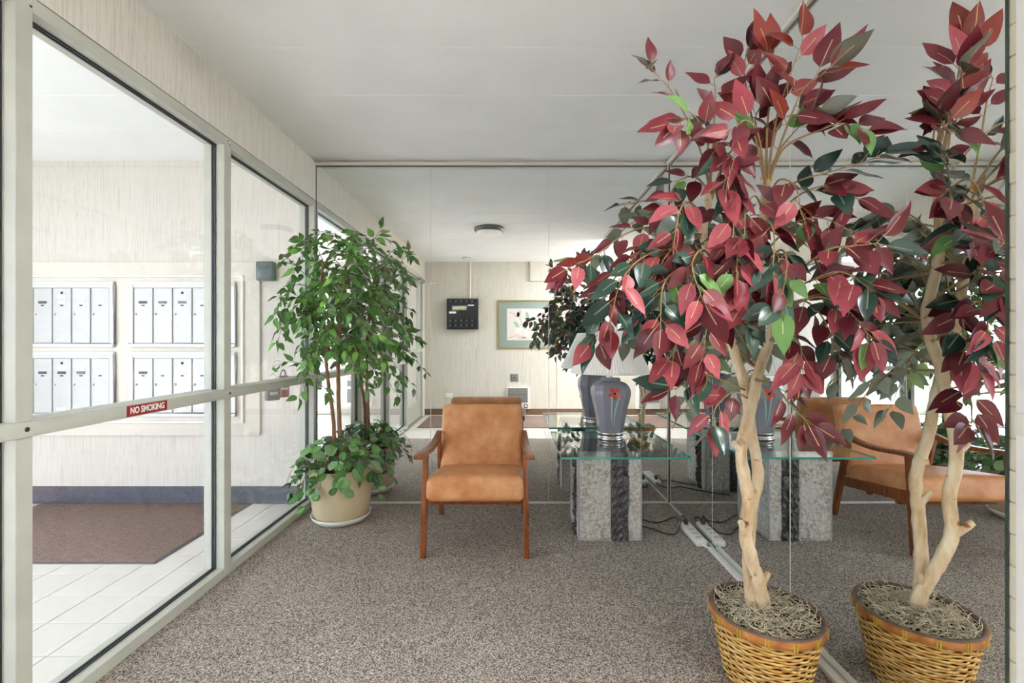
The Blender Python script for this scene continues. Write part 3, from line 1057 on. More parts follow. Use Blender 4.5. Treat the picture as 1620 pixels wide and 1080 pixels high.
# ceiling dome lamp
cl_ = thing('ceiling_lamp', 'round flush ceiling lamp with grey ring and white glass dome', 'ceiling lamp', (-0.27, 1.40, ZC))
MB().lathe([(0.165, 0.0), (0.17, -0.012), (0.168, -0.028), (0.158, -0.034), (0.158, -0.046), (0.148, -0.05)], n=48).build('ring', M['dark_metal'], cl_)
MB().lathe([(0.148, -0.05), (0.135, -0.064), (0.10, -0.078), (0.05, -0.086), (0.0, -0.088)], n=48).build('dome', M['dome'], cl_)
# fill lights added in the corridor, out of direct view, to brighten the lobby
for yy, lab in ((0.12, 'added white fill light with bright diffuser on the mid corridor ceiling'), (0.58, 'added white fill light with bright diffuser on the ceiling by the brick pier')):
    tlg = thing('added_fill_light', lab, 'fill light', (1.98, yy, ZC))
    MB().box(-0.6, 0.6, -0.1, 0.1, -0.03, 0).build('tray', M['white'], tlg)
    MB().box(-0.58, 0.58, -0.085, 0.085, -0.07, -0.03).build('diffuser', M['tube'], tlg, 0.01)

# ------------------------------------------------------------------ armchair
CHX, CHY = -0.206, 2.745
ch = thing('armchair', 'tan leather armchair with walnut wooden frame in front of the mirror', 'armchair', (CHX, CHY, 0))


def cushion(name, w, d, h, r, puff, parent, mat, loc, rot):
    bm = bmesh.new()
    bmesh.ops.create_cube(bm, size=1.0)
    for v in bm.verts:
        v.co = Vector((v.co.x * w, v.co.y * d, v.co.z * h))
    bmesh.ops.bevel(bm, geom=list(bm.edges), offset=r, segments=4, profile=0.5, affect='EDGES')
    bmesh.ops.subdivide_edges(bm, edges=[e for e in bm.edges if e.calc_length() > 0.1], cuts=7, use_grid_fill=True)
    for v in bm.verts:
        u, q = v.co.x / (w / 2), v.co.y / (d / 2)
        s = max(0, 1 - u * u) * max(0, 1 - q * q)
        if v.co.z > 0:
            v.co.z += puff * s
        v.co.z += 0.002 * noise.noise(v.co * 9)
    me = bpy.data.meshes.new(name)
    bm.to_mesh(me)
    bm.free()
    for p in me.polygons:
        p.use_smooth = True
    me.materials.append(mat)
    o = link(name, me, parent, loc)
    o.rotation_euler = rot
    return o


# side frames (front is -Y)
legx = 0.277
cushion('seat_cushion', 0.535, 0.55, 0.135, 0.038, 0.02, ch, M['leather'], (0, -0.045, 0.328), (math.radians(-8.0), 0, 0))
cushion('back_cushion', 0.535, 0.085, 0.46, 0.030, 0.0, ch, M['leather'], (0, 0.270, 0.512), (math.radians(-15), 0, 0))
for s in (-1, 1):
    # front leg: floor to arm, leaning slightly back
    MB().prism((s * legx, -0.305, 0.0), (0.032, 0.040), (s * (legx - 0.006), -0.262, 0.538), (0.026, 0.046)).build('leg', M['wood'], ch, 0.004)
    MB().prism((s * (legx - 0.002), 0.315, 0.0), (0.028, 0.036), (s * (legx - 0.006), 0.185, 0.552), (0.026, 0.046)).build('leg', M['wood'], ch, 0.004)
    # side rail sloping down to the back
    b = MB()
    p0, p1 = Vector((s * (legx - 0.004), -0.275, 0.31)), Vector((s * (legx - 0.004), 0.262, 0.245))
    hw, hh = 0.011, 0.030
    v = []
    for p in (p0, p1):
        v += [(p.x - hw, p.y, p.z - hh), (p.x + hw, p.y, p.z - hh), (p.x + hw, p.y, p.z + hh), (p.x - hw, p.y, p.z + hh)]
    b.add(v, [(0, 1, 2, 3), (7, 6, 5, 4), (0, 4, 5, 1), (1, 5, 6, 2), (2, 6, 7, 3), (3, 7, 4, 0)])
    b.build('side_rail', M['wood'], ch, 0.003)
    # curved arm
    q = spline([(s * 0.288, -0.352, 0.545), (s * 0.288, -0.24, 0.543), (s * 0.285, -0.06, 0.527), (s * 0.281, 0.10, 0.533), (s * 0.277, 0.235, 0.566)], 20)
    b = MB()
    v, f = [], []
    for i, p in enumerate(q):
        t = i / 20
        w2 = lerp(0.031, 0.017, t)
        th = lerp(0.011, 0.014, t)
        v += [(p.x - w2, p.y, p.z - th), (p.x + w2, p.y, p.z - th), (p.x + w2, p.y, p.z + th), (p.x - w2, p.y, p.z + th)]
    for i in range(20):
        a = i * 4
        for k in range(4):
            k2 = (k + 1) % 4
            f.append((a + k, a + k2, a + 4 + k2, a + 4 + k))
    f += [(3, 2, 1, 0), (80, 81, 82, 83)]
    b.add(v, f)
    b.build('armrest', M['wood'], ch, 0.004)
MB().box(-legx, legx, -0.20, -0.17, 0.245, 0.275).build('cross_rail', M['wood'], ch, 0.003)
MB().box(-legx, legx, 0.215, 0.240, 0.225, 0.275).build('cross_rail', M['wood'], ch, 0.003)

# ------------------------------------------------------------------ side table
TX, TY = 0.562, 2.825
tb = thing('side_table', 'square glass side table on a light stone pedestal with dark split stone strips', 'table', (TX, TY, 0))
PH = 0.518
hw = 0.185
MB().box(-hw + 0.012, hw - 0.012, -hw + 0.012, hw - 0.012, 0.0, PH).build('core', M['dark_stone'], tb)
# each face: two light slabs and three columns of split stone blocks
s0, s1 = 0.005, 0.107          # the dark strip lies off centre, as on the front
blk = []
for vi in range(4):
    b = MB()
    nx, nz = 3, 4
    vv = []
    for (yy, amp) in ((0.0, 0), (-0.010, 1)):
        for i in range(nx):
            for j in range(nz):
                dx = (i / (nx - 1) - 0.5) * 0.031
                dz = (j / (nz - 1) - 0.5) * 0.052
                vv.append((dx, yy + amp * random.uniform(-0.006, 0.005), dz))
    ff = []
    N = nx * nz
    for i in range(nx - 1):
        for j in range(nz - 1):
            a = N + i * nz + j
            ff.append((a, a + nz, a + nz + 1, a + 1))
    ring = [i * nz for i in range(nx)] + [(nx - 1) * nz + j for j in range(1, nz)] + [i * nz + nz - 1 for i in range(nx - 2, -1, -1)] + [j for j in range(nz - 2, 0, -1)]
    for k in range(len(ring)):
        k2 = (k + 1) % len(ring)
        ff.append((ring[k], ring[k2], N + ring[k2], N + ring[k]))
    b.add(vv, ff)
    blk.append(b.mesh('stone_block', M['dark_stone']))
slab = {}
for side in range(4):
    R = Matrix.Rotation(side * H90, 4, 'Z')
    for (a, c) in ((-hw + 0.006, s0), (s1, hw)):
        key = (a, c)
        if key not in slab:
            bmv = bmesh.new()
            bmesh.ops.create_grid(bmv, x_segments=14, y_segments=30, size=0.5)
            for v in bmv.verts:
                u, w_ = v.co.x + 0.5, v.co.y + 0.5
                x = lerp(a, c, u)
                z = lerp(0.0, PH, w_)
                edge = min(u, 1 - u, w_, 1 - w_)
                rel = 0.0035 * noise.noise(Vector((x * 60, z * 60, 3.1))) if edge > 0.02 else -0.004
                v.co = Vector((x, -hw - rel, z))
            me = bpy.data.meshes.new('stone_slab')
            # give it a returned edge so it reads as a slab
            ext = bmesh.ops.extrude_edge_only(bmv, edges=[e for e in bmv.edges if e.is_boundary])
            for v in [g_ for g_ in ext['geom'] if isinstance(g_, bmesh.types.BMVert)]:
                v.co.y = -hw + 0.014
            bmesh.ops.recalc_face_normals(bmv, faces=bmv.faces)
            bmv.to_mesh(me)
            bmv.free()
            me.materials.append(M['stone'])
            slab[key] = me
        o = link('stone_slab', slab[key], tb)
        o.matrix_local = R
    for i in range(3):
        z = 0.0
        k = 0
        while z < PH - 0.02:
            hgt = random.uniform(0.040, 0.066)
            if z + hgt > PH - 0.02:
                hgt = PH - z
            o = link('stone_block', random.choice(blk), tb)
            o.matrix_local = R @ Matrix.Translation((s0 + 0.018 + i * 0.033, -hw + 0.012, z + hgt / 2)) @ Matrix.Diagonal((0.98, random.uniform(0.5, 2.0), (hgt - 0.003) / 0.052, 1))
            z += hgt
# honed corner posts
for k in range(4):
    R = Matrix.Rotation(k * H90, 4, 'Z')
    o = MB().box(-hw - 0.001, -hw + 0.012, -hw - 0.001, -hw + 0.012, 0.0, PH).build('corner_strip', M['stone_smooth'], tb, 0.004)
    o.matrix_local = R
GX0, GX1 = 0.260 - TX, 0.966 - TX
GY0, GY1 = 2.466 - TY, 3.185 - TY
b = MB()
b.box(GX0, GX1, GY0, GY1, PH, PH + 0.012, 1)
b.m[0] = b.m[1] = 0
gt = b.build('glass_top', [M['table_glass'], M['glass_edge']], tb)

# ------------------------------------------------------------------ table lamp
LX, LY, LZ = 0.630, 2.955, PH + 0.012
lp = thing('table_lamp', 'grey violet ceramic table lamp with red flower and pleated white shade', 'lamp', (LX, LY, LZ))
MB().lathe([(0.0, 0.0), (0.086, 0.0), (0.088, 0.004), (0.088, 0.014), (0.083, 0.017), (0.083, 0.034), (0.087, 0.038), (0.087, 0.046), (0.08, 0.05), (0.0, 0.05)], n=48).build('metal_base', M['chrome'], lp)
VP_ = [(0.074, 0.05), (0.078, 0.08), (0.086, 0.14), (0.097, 0.20), (0.109, 0.25), (0.116, 0.285), (0.116, 0.315), (0.106, 0.345), (0.085, 0.365), (0.058, 0.375)]


def vr(z):
    for (r0, z0), (r1, z1) in zip(VP_, VP_[1:]):
        if z0 <= z <= z1:
            return lerp(r0, r1, (z - z0) / (z1 - z0))
    return VP_[-1][0]


prof = [(vr(0.05 + 0.325 * i / 26), 0.05 + 0.325 * i / 26) for i in range(27)]
b = MB()
cut = 0.60
ring8 = [(1, -cut), (1, cut), (cut, 1), (-cut, 1), (-1, cut), (-1, -cut), (-cut, -1), (cut, -1)]
v, f = [], []
for r, z in prof:
    v += [(r * a, r * c, z) for a, c in ring8]
for i in range(26):
    for k in range(8):
        k2 = (k + 1) % 8
        f.append((i * 8 + k, i * 8 + k2, (i + 1) * 8 + k2, (i + 1) * 8 + k))
b.add(v, f, 0, True)
me = b.mesh('vase', M['lamp_glaze'])
for e in me.edges:
    a, c = e.vertices
    if abs(a - c) == 8:
        e.use_edge_sharp = True
vz = link('vase', me, lp)
MB().lathe([(0.058, 0.374), (0.064, 0.379), (0.064, 0.388), (0.056, 0.394), (0.02, 0.396), (0.0, 0.396)], n=32).build('neck', M['lamp_glaze'], lp)
MB().tube([(0, 0, 0.394), (0, 0, 0.452)], 0.015, 16).build('socket_stem', M['white'], lp)


def on_face(s, z, lift=0.0016):
    return (s, -vr(z) - lift, z)


for k in range(5):
    a0 = math.radians(90 + 36 + k * 72)
    c = (0.002, 0.302)
    pts = [(0.008, 0.0), (0.020, 0.013), (0.034, 0.011), (0.044, 0.0), (0.034, -0.011), (0.020, -0.013)]
    vv = []
    for t, w_ in pts:
        x = c[0] + t * math.cos(a0) - w_ * math.sin(a0)
        z = c[1] + t * math.sin(a0) + w_ * math.cos(a0)
        vv.append(on_face(x, z, 0.0022))
    MB().add(vv, [tuple(range(6))]).build('petal', M['red_print'], vz)
vv = [on_face(0.002 + 0.009 * math.cos(t * math.pi / 4), 0.302 + 0.009 * math.sin(t * math.pi / 4), 0.0026) for t in range(8)]
MB().add(vv, [tuple(range(8))]).build('flower_centre', M['black'], vz)
for pts in ([(-0.036, 0.296), (-0.020, 0.285), (-0.013, 0.262), (-0.013, 0.20), (-0.008, 0.13), (0.002, 0.095)],
            [(0.040, 0.296), (0.030, 0.27), (0.020, 0.24), (0.011, 0.19), (0.006, 0.13), (0.006, 0.095)]):
    q = spline([Vector((a, 0, c)) for a, c in pts], 24)
    vv, ff = [], []
    for i, p in enumerate(q):
        w_ = 0.0042 * (0.25 + math.sin(math.pi * min(1, i / 24 + 0.12)) * 0.8)
        vv += [on_face(p.x - w_, p.z, 0.002), on_face(p.x + w_, p.z, 0.002)]
    for i in range(24):
        ff.append((2 * i, 2 * i + 1, 2 * i + 3, 2 * i + 2))
    MB().add(vv, ff).build('painted_stem', M['mint_print'], vz)
npl = 84
v, f = [], []
NZ = 7
for j in range(NZ):
    t = j / (NZ - 1)
    r = lerp(0.252, 0.128, t)
    z = lerp(0.428, 0.690, t)
    for k in range(npl * 2):
        th = math.pi * k / npl
        rr = r + (0.0032 if k % 2 else -0.0032) * lerp(1.0, 0.6, t)
        v.append((rr * math.cos(th), rr * math.sin(th), z))
n2 = npl * 2
for j in range(NZ - 1):
    for k in range(n2):
        k2 = (k + 1) % n2
        f.append((j * n2 + k, j * n2 + k2, (j + 1) * n2 + k2, (j + 1) * n2 + k))
sh = MB().add(v, f).build('lamp_shade', M['shade'], lp)
md = sh.modifiers.new('thickness', 'SOLIDIFY')
md.thickness = 0.0015
MB().lathe([(0.253, 0.424), (0.256, 0.427), (0.255, 0.436), (0.252, 0.436), (0.251, 0.424), (0.253, 0.424)], n=72).build('trim_band', M['shade'], sh)
MB().lathe([(0.127, 0.684), (0.131, 0.686), (0.130, 0.695), (0.126, 0.695), (0.127, 0.684)], n=72).build('trim_band', M['shade'], sh)
sp = MB()
for k in range(3):
    a = k * 2.094
    sp.tube([(0, 0, 0.69), (0.127 * math.cos(a), 0.127 * math.sin(a), 0.69)], 0.002, 6)
sp.tube([(0, 0, 0.45), (0, 0, 0.705)], 0.004, 8)
sp.build('harp', M['chrome'], lp)
rg = [(0.016 * math.cos(t * math.pi / 10), 0, 0.722 + 0.016 * math.sin(t * math.pi / 10)) for t in range(21)]
MB().tube(rg, 0.0035, 8, cap=False).build('finial_ring', M['white'], lp)

# ------------------------------------------------------------------ power strip, raceway and cords
ps = thing('power_strip', 'white power strip lying on the carpet against the side mirror', 'power strip', (1.062, 2.70, 0))
MB().box(-0.030, 0.030, -0.145, 0.145, 0.0, 0.036).build('housing', M['white'], ps, 0.010, 3)
for k in range(3):
    yy = -0.09 + k * 0.055
    so = MB().box(-0.017, 0.017, yy - 0.017, yy + 0.017, 0.036, 0.0375).build('socket', M['cream'], ps, 0.0005, 1)
    MB().box(-0.009, -0.005, yy - 0.008, yy + 0.004, 0.0375, 0.038).box(0.005, 0.009, yy - 0.008, yy + 0.004, 0.0375, 0.038).build('slot', M['black_dull'], so)
MB().box(-0.011, 0.011, 0.085, 0.112, 0.036, 0.066).build('plug', M['cord_brown'], ps, 0.004)
MB().tube(spline([(0.005, -0.140, 0.014), (0.018, -0.168, 0.012), (0.036, -0.20, 0.012)], 10), 0.006, 8).build('supply_cord', M['white'], ps)
rc = thing('cable_raceway', 'white plastic cable raceway along the foot of the side mirror', 'raceway', (1.092, 0, 0))
MB().box(-0.014, 0.016, 1.04, 2.525, 0.0, 0.020).build('cover', M['white'], rc, 0.006, 2)
MB().box(-0.016, 0.016, 1.66, 1.72, 0.0, 0.022).build('joint_clip', M['white'], rc, 0.005, 2)
cb = MB().tube(spline([(1.062, 2.80, 0.062), (1.05, 2.83, 0.075), (1.03, 2.80, 0.05), (0.99, 2.75, 0.006), (0.93, 2.72, 0.006), (0.86, 2.80, 0.006), (0.80, 2.84, 0.006), (0.76, 2.86, 0.006)], 60), 0.004, 8).build('lamp_cord', M['cord_brown'])
tag(cb, 'brown lamp cord curling from the power strip towards the stone pedestal', 'cord')
cb = MB().tube(spline([(1.075, 2.84, 0.02), (1.05, 2.95, 0.02), (0.98, 2.93, 0.006), (0.90, 2.90, 0.006), (0.80, 2.98, 0.006), (0.70, 3.05, 0.006), (0.60, 3.10, 0.006)], 60), 0.0035, 8).build('floor_cable', M['cord_black'])
tag(cb, 'black cord running on the carpet behind the stone pedestal', 'cord')

# ------------------------------------------------------------------ leaves
def leaf_mesh(name, L, W, mats, kind='ficus', curl=0.12, fold=0.25, petiole=0.02, wave=0.0, seed=0):
    """leaf along +Y with its stalk at the origin; normal +Z"""
    rn = random.Random(seed)
    b = MB()
    n = 8
    v, f = [], []
    ph = rn.uniform(0, 6)
    for i in range(n + 1):
        t = i / n
        if kind == 'round':
            w = W / 2 * (math.sin(math.pi * min(1, t * 0.93 + 0.07)) ** 0.6) * (1.0 if t < 0.9 else 0.8)
            if i == n:
                w = 0.0
        else:
            w = W / 2 * (math.sin(math.pi * t ** 0.72) ** 0.9) * (1 - 0.22 * t)
            if t > 0.85:
                w = W / 2 * 0.30 * (1 - t) / 0.15
        yy = petiole + t * L
        zz = -curl * L * t * t + 0.02 * L * math.sin(t * 7 + ph) * wave
        zr = fold * w
        v += [(-w, yy, zz + zr + wave * 0.05 * L * math.sin(t * 9 + ph) * (w / W)), (0, yy, zz), (w, yy, zz + zr - wave * 0.05 * L * math.sin(t * 9 + ph + 1) * (w / W))]
    for i in range(n):
        a = i * 3
        f += [(a, a + 1, a + 4, a + 3), (a + 1, a + 2, a + 5, a + 4)]
    b.add(v, f, 0, True)
    b.tube([(0, 0, 0.002), (0, petiole * 0.5, 0.0015), (0, petiole + L * 0.35, -curl * L * 0.12 - 0.0006)], [0.0013, 0.0011, 0.0005], 3, 1, cap=False)
    return b.mesh(name, mats)


def leaf_matrix(p, d, nrm, s):
    d = d.normalized()
    n = nrm - d * nrm.dot(d)
    if n.length < 1e-4:
        n = d.orthogonal()
    n.normalize()
    x = d.cross(n)
    R = Matrix((x, d, n)).transposed().to_4x4()
    return Matrix.Translation(p) @ R @ Matrix.Scale(s, 4)


def place_leaves(items, parent, limit, stuff_mats):
    """items: (mesh, matrix). The ones showing largest become objects, the rest one joined part."""
    cp = Vector((0, 0, CAMZ))
    items.sort(key=lambda it: (it[1].translation - cp).length / it[1].to_scale().x)
    inv = parent.matrix_basis.inverted()
    for me, mx in items[:limit]:
        o = link('leaf', me, parent)
        o.matrix_local = inv @ mx
    rest = items[limit:]
    if rest:
        by = {}
        for me, mx in rest:
            mt_ = me.materials[0].name
            by.setdefault(mt_, []).append((me, mx))
        b = MB()
        mats = []
        for k, lst in by.items():
            i0 = len(mats)
            mats += [lst[0][0].materials[0], lst[0][0].materials[1]]
            for me, mx in lst:
                m2 = inv @ mx
                vv = [m2 @ q.co for q in me.vertices]
                for p in me.polygons:
                    pass
                base = len(b.v)
                b.v.extend([tuple(q) for q in vv])
                for p in me.polygons:
                    b.f.append(tuple(base + i for i in p.vertices))
                    b.m.append(i0 + p.material_index)
                    b.s.append(True)
        o = b.build('foliage', mats, parent)
        o['kind'] = 'stuff'


# ------------------------------------------------------------------ burgundy tree in the wicker basket
BX, BY = 0.857, 1.550
RIMZ = 0.245
bk = thing('wicker_basket', 'round golden wicker basket with brown rim holding the burgundy tree', 'basket', (BX, BY, 0))
Rt, Rb = 0.168, 0.118


def br_(z):
    return lerp(Rb, Rt, (z / RIMZ) ** 0.85)


MB().lathe([(0.0, 0.004), (Rb - 0.006, 0.004)] + [(br_(z) - 0.008, z) for z in (0.03, 0.08, 0.14, 0.20, 0.24)], n=48).build('inner_wall', M['wicker_dark'], bk)
wv = MB()
NS = 17
rows = 20
for i in range(rows):
    z = 0.006 + i * (RIMZ - 0.03) / rows
    pts = []
    for k in range(NS * 8):
        th = 2 * math.pi * k / (NS * 8)
        r = br_(z) + 0.0036 * math.cos(NS * th + math.pi * i) + random.uniform(-0.0008, 0.0008)
        pts.append((r, th, z + 0.0016 * math.sin(NS * th * 0.5 + i) + random.uniform(-0.0006, 0.0006)))
    v, f = [], []
    hz = 0.0052
    for r, th, zz in pts:
        c, s = math.cos(th), math.sin(th)
        for dr_, dz in ((0.0030, 0.0), (0.0012, hz), (-0.0025, 0.0), (0.0012, -hz)):
            v.append(((r + dr_) * c, (r + dr_) * s, zz + dz))
    n4 = len(pts)
    for k in range(n4):
        k2 = (k + 1) % n4
        for q in range(4):
            q2 = (q + 1) % 4
            f.append((k * 4 + q, k2 * 4 + q, k2 * 4 + q2, k * 4 + q2))
    wv.add(v, f, 0, True)
o = wv.build('weave', M['wicker'], bk)
o['kind'] = 'stuff'
MB().lathe([(Rt - 0.004, RIMZ - 0.030), (Rt + 0.006, RIMZ - 0.029), (Rt + 0.009, RIMZ - 0.016), (Rt + 0.008, RIMZ - 0.003)], n=64).build('rim_band', M['rim'], bk)
MB().lathe([(Rt + 0.008, RIMZ - 0.003), (Rt + 0.005, RIMZ + 0.003), (Rt - 0.003, RIMZ + 0.003), (Rt - 0.008, RIMZ - 0.004), (Rt - 0.010, RIMZ - 0.030)], n=64).build('rim_top', M['rim_dark'], bk)
for k in range(14):
    a = 2 * math.pi * k / 14 + 0.2
    for da in (-0.022, 0.022):
        o = MB().box(-0.0022, 0.0022, -0.0105, -0.0075, RIMZ - 0.031, RIMZ - 0.002).build('binding', M['binding'], bk)
        o.location = ((Rt + 0.0005) * math.cos(a + da), (Rt + 0.0005) * math.sin(a + da), 0)
        o.rotation_euler = (0, 0, a + da + H90)
        o.location.x += 0.0
ms = thing('spanish_moss', 'tangled grey beige moss filling the top of the wicker basket', 'moss', (BX, BY, 0))
ms['kind'] = 'stuff'
cr = MB()
prof = [(Rt - 0.010, RIMZ - 0.045), (Rt - 0.02, RIMZ - 0.03), (0.10, RIMZ - 0.020), (0.05, RIMZ - 0.014), (0.0, RIMZ - 0.012)]
cr.lathe(prof, n=32)
o = cr.build('moss_bed', M['moss_core'], ms)
o['kind'] = 'stuff'
mo = MB()
rm = random.Random(3)
for k in range(800):
    a = rm.uniform(0, 6.283)
    r = (Rt - 0.014) * math.sqrt(rm.random())
    p = Vector((r * math.cos(a), r * math.sin(a), RIMZ - 0.006 - 0.034 * (r / Rt) ** 4 + rm.uniform(-0.008, 0.014)))
    d = Vector((rm.uniform(-1, 1), rm.uniform(-1, 1), rm.uniform(-0.1, 0.3))).normalized()
    tw = rm.uniform(-1, 1) * 0.9
    pts = [p.copy()]
    for q in range(8):
        d = (Matrix.Rotation(tw * 0.6 + rm.uniform(-0.3, 0.3), 3, 'Z') @ d)
        d.z += rm.uniform(-0.25, 0.18)
        d.normalize()
        p = p + d * 0.0095
        rr = math.hypot(p.x, p.y)
        if rr > Rt - 0.010:
            p.x *= (Rt - 0.010) / rr
            p.y *= (Rt - 0.010) / rr
        p.z = min(max(p.z, RIMZ - 0.04), RIMZ + 0.024)
        pts.append(p.copy())
    mo.tube(pts, rm.uniform(0.0010, 0.0017), 3, cap=False)
o = mo.build('moss_strands', M['moss'], ms)
o['kind'] = 'stuff'

tree = thing('burgundy_tree', 'artificial tree with burgundy and dark green leaves on pale twin trunks', 'tree', (BX, BY, 0))
TI = Matrix.Translation((-BX, -BY, 0))


def stem(name, pts, r0, r1, mat, parent, T, n=60, sides=12, jit=0.25):
    q = spline([P(*p) for p in pts], n)
    q = [T @ p for p in q]
    rad = [lerp(r0, r1, i / n) for i in range(n + 1)]
    return MB().tube(q, rad, sides, jitter=jit).build(name, mat, parent), q


stem1 = [(1205, 985, 1.563), (1206, 950, 1.553), (1196, 905, 1.53), (1180, 848, 1.512), (1183, 790, 1.513), (1173, 712, 1.51), (1190, 640, 1.505), (1201, 585, 1.505), (1224, 508, 1.505), (1213, 430, 1.50), (1207, 380, 1.50), (1212, 284, 1.50)]
stem2 = [(1190, 985, 1.57), (1189, 945, 1.57), (1184, 880, 1.577), (1190, 800, 1.576), (1199, 750, 1.566), (1190, 690, 1.552), (1178, 610, 1.545), (1152, 525, 1.545), (1132, 430, 1.55), (1113, 370, 1.552), (1124, 302, 1.55)]
stem('trunk', stem1, 0.0225, 0.0135, M['bark'], tree, TI)
stem('trunk', stem2, 0.0215, 0.0135, M['bark'], tree, TI)
for (p, q, r) in (((1180, 846, 1.512), (1172, 826, 1.475), 0.012), ((1173, 712, 1.51), (1161, 700, 1.50), 0.012), ((1190, 800, 1.575), (1194, 776, 1.535), 0.010),
                  ((1222, 512, 1.5), (1236, 502, 1.49), 0.009), ((1204, 925, 1.54), (1216, 905, 1.535), 0.010)):
    a, c = TI @ P(*p), TI @ P(*q)
    MB().tube([a, lerp(a, c, 0.7), c], [r * 1.25, r, r * 0.8], 10, jitter=0.3).build('branch_stub', M['bark'], tree)
for p in (stem1[-1], stem2[-1]):
    c = TI @ P(*p)
    b = MB()
    for k in range(60):
        a = random.uniform(0, 6.28)
        rr = random.uniform(0, 0.012)
        s0_ = c + Vector((rr * math.cos(a), rr * math.sin(a), -0.01))
        b.tube([s0_, s0_ + Vector((math.cos(a) * 0.008, math.sin(a) * 0.008, random.uniform(0.008, 0.022)))], 0.0009, 3, cap=False)
    o = b.build('cut_fibres', M['fuzz'], tree)
    o['kind'] = 'stuff'

LM = {}
for col, mat in (('red', 'leaf_red'), ('rust', 'leaf_rust'), ('dark', 'leaf_dark'), ('lime', 'leaf_lime')):
    LM[col] = [leaf_mesh('leaf', 0.094 * s, 0.054 * w, [M[mat], M['twig']], curl=c, fold=fo, petiole=0.022, wave=wv_, seed=i)
               for i, (s, w, c, fo, wv_) in enumerate(((1.0, 1.0, 0.10, 0.20, 0.6), (1.12, 1.05, 0.18, 0.10, 1.0), (0.9, 1.0, -0.04, 0.30, 0.5), (1.0, 0.85, 0.26, 0.42, 0.9)))]
rt = random.Random(11)
items = []
XMAX = XR - 0.012


def ok_leaf(mx, L=0.115):
    tip = mx @ Vector((0, L, 0))
    for q in (mx.translation, tip, mx @ Vector((0.025, L * 0.6, 0)), mx @ Vector((-0.025, L * 0.6, 0))):
        if q.x > XMAX or q.y < 0.55 or q.z > ZC - 0.02:
            return False
    return True


def spray(pts, nleaf, green=0.2, lime=0.05, rust=0.08, start=0.35, droop=0.5, face=(0, -0.75, 0.55), spread=1.0, sc=1.0, r0=0.0042, endtuft=3):
    q = spline([P(*p) for p in pts], 22)
    MB().tube([TI @ p for p in q], [lerp(r0, 0.0013, i / 22) for i in range(23)], 5).build('branch', M['twig'], tree)
    fc = Vector(face)
    for k in range(nleaf + endtuft):
        if k < nleaf:
            t = lerp(start, 0.97, (k + rt.uniform(-0.3, 0.3)) / max(1, nleaf - 1))
        else:
            t = 1.0
        t = min(max(t, 0.05), 1.0)
        u = t * 22
        i = min(int(u), 21)
        p = lerp(q[i], q[i + 1], u - i)
        d0 = (q[min(i + 1, 22)] - q[max(i - 1, 0)]).normalized()
        for tries in range(8):
            side = d0.cross(fc).normalized() * (1 if k % 2 else -1)
            if k >= nleaf:
                side = side * rt.uniform(-1, 1)
            d = d0 * rt.uniform(0.3, 1.0) + side * rt.uniform(0.5, 1.1) * spread + Vector((rt.uniform(-.3, .3), rt.uniform(-.4, .4), rt.uniform(-.2, .3) - droop))
            nr = fc + Vector((rt.uniform(-.7, .7), rt.uniform(-.5, .5), rt.uniform(-.5, .5)))
            c = rt.random()
            col = 'dark' if c < green else 'lime' if c < green + lime else 'rust' if c < green + lime + rust else 'red'
            me = rt.choice(LM[col])
            mx = leaf_matrix(p, d, nr, sc * rt.uniform(0.82, 1.15))
            if ok_leaf(mx):
                items.append((me, mx))
                break


# --- front, as in the photograph (pixel, pixel, depth)
up = (0.05, -0.95, 0.25)
spray([(1212, 300, 1.50), (1214, 200, 1.47), (1222, 120, 1.44), (1216, 92, 1.42)], 4, 0.03, 0.04, 0.1, 0.45, -0.5, up, spread=0.8, sc=1.1, endtuft=2)
spray([(1214, 290, 1.50), (1228, 190, 1.45), (1250, 120, 1.40), (1268, 70, 1.37)], 5, 0.0, 0.0, 0.4, 0.4, -0.4, up, sc=1.12, endtuft=2)
spray([(1210, 290, 1.50), (1190, 190, 1.50), (1178, 120, 1.50), (1180, 85, 1.49)], 6, 0.05, 0.0, 0.05, 0.4, -0.4, up, sc=1.05, endtuft=2)
spray([(1214, 290, 1.50), (1245, 200, 1.44), (1272, 140, 1.38), (1300, 118, 1.34)], 6, 0.0, 0.0, 0.1, 0.35, -0.1, up, sc=1.2, endtuft=2)
spray([(1124, 305, 1.55), (1128, 220, 1.52), (1132, 160, 1.50), (1130, 125, 1.49)], 6, 0.05, 0.0, 0.0, 0.35, -0.2, up, sc=0.95)
spray([(1124, 305, 1.55), (1105, 230, 1.50), (1066, 150, 1.45), (1030, 108, 1.41)], 7, 0.3, 0.05, 0.0, 0.5, 0.0, sc=0.8, endtuft=2)
spray([(1124, 310, 1.55), (1120, 230, 1.45), (1100, 185, 1.40), (1072, 195, 1.35)], 7, 0.15, 0.1, 0.0, 0.4, 0.3, up)
spray([(1124, 320, 1.55), (1150, 250, 1.46), (1165, 235, 1.40), (1150, 290, 1.34)], 6, 0.05, 0.0, 0.0, 0.4, 0.6)
spray([(1212, 300, 1.50), (1200, 215, 1.42), (1180, 190, 1.38), (1160, 205, 1.35)], 6, 0.05, 0.06, 0.0, 0.4, 0.1, up)
spray([(1212, 300, 1.50), (1222, 230, 1.46), (1238, 190, 1.44), (1262, 180, 1.42)], 5, 0.1, 0.3, 0.0, 0.45, 0.1, up)
spray([(1212, 300, 1.50), (1240, 235, 1.46), (1300, 205, 1.38), (1330, 195, 1.34), (1360, 205, 1.30)], 6, 0.12, 0.08, 0.0, 0.5, 0.1)
spray([(1210, 330, 1.50), (1255, 290, 1.42), (1320, 270, 1.34), (1385, 250, 1.28)], 8, 0.85, 0.1, 0.0, 0.45, 0.0, spread=0.7)
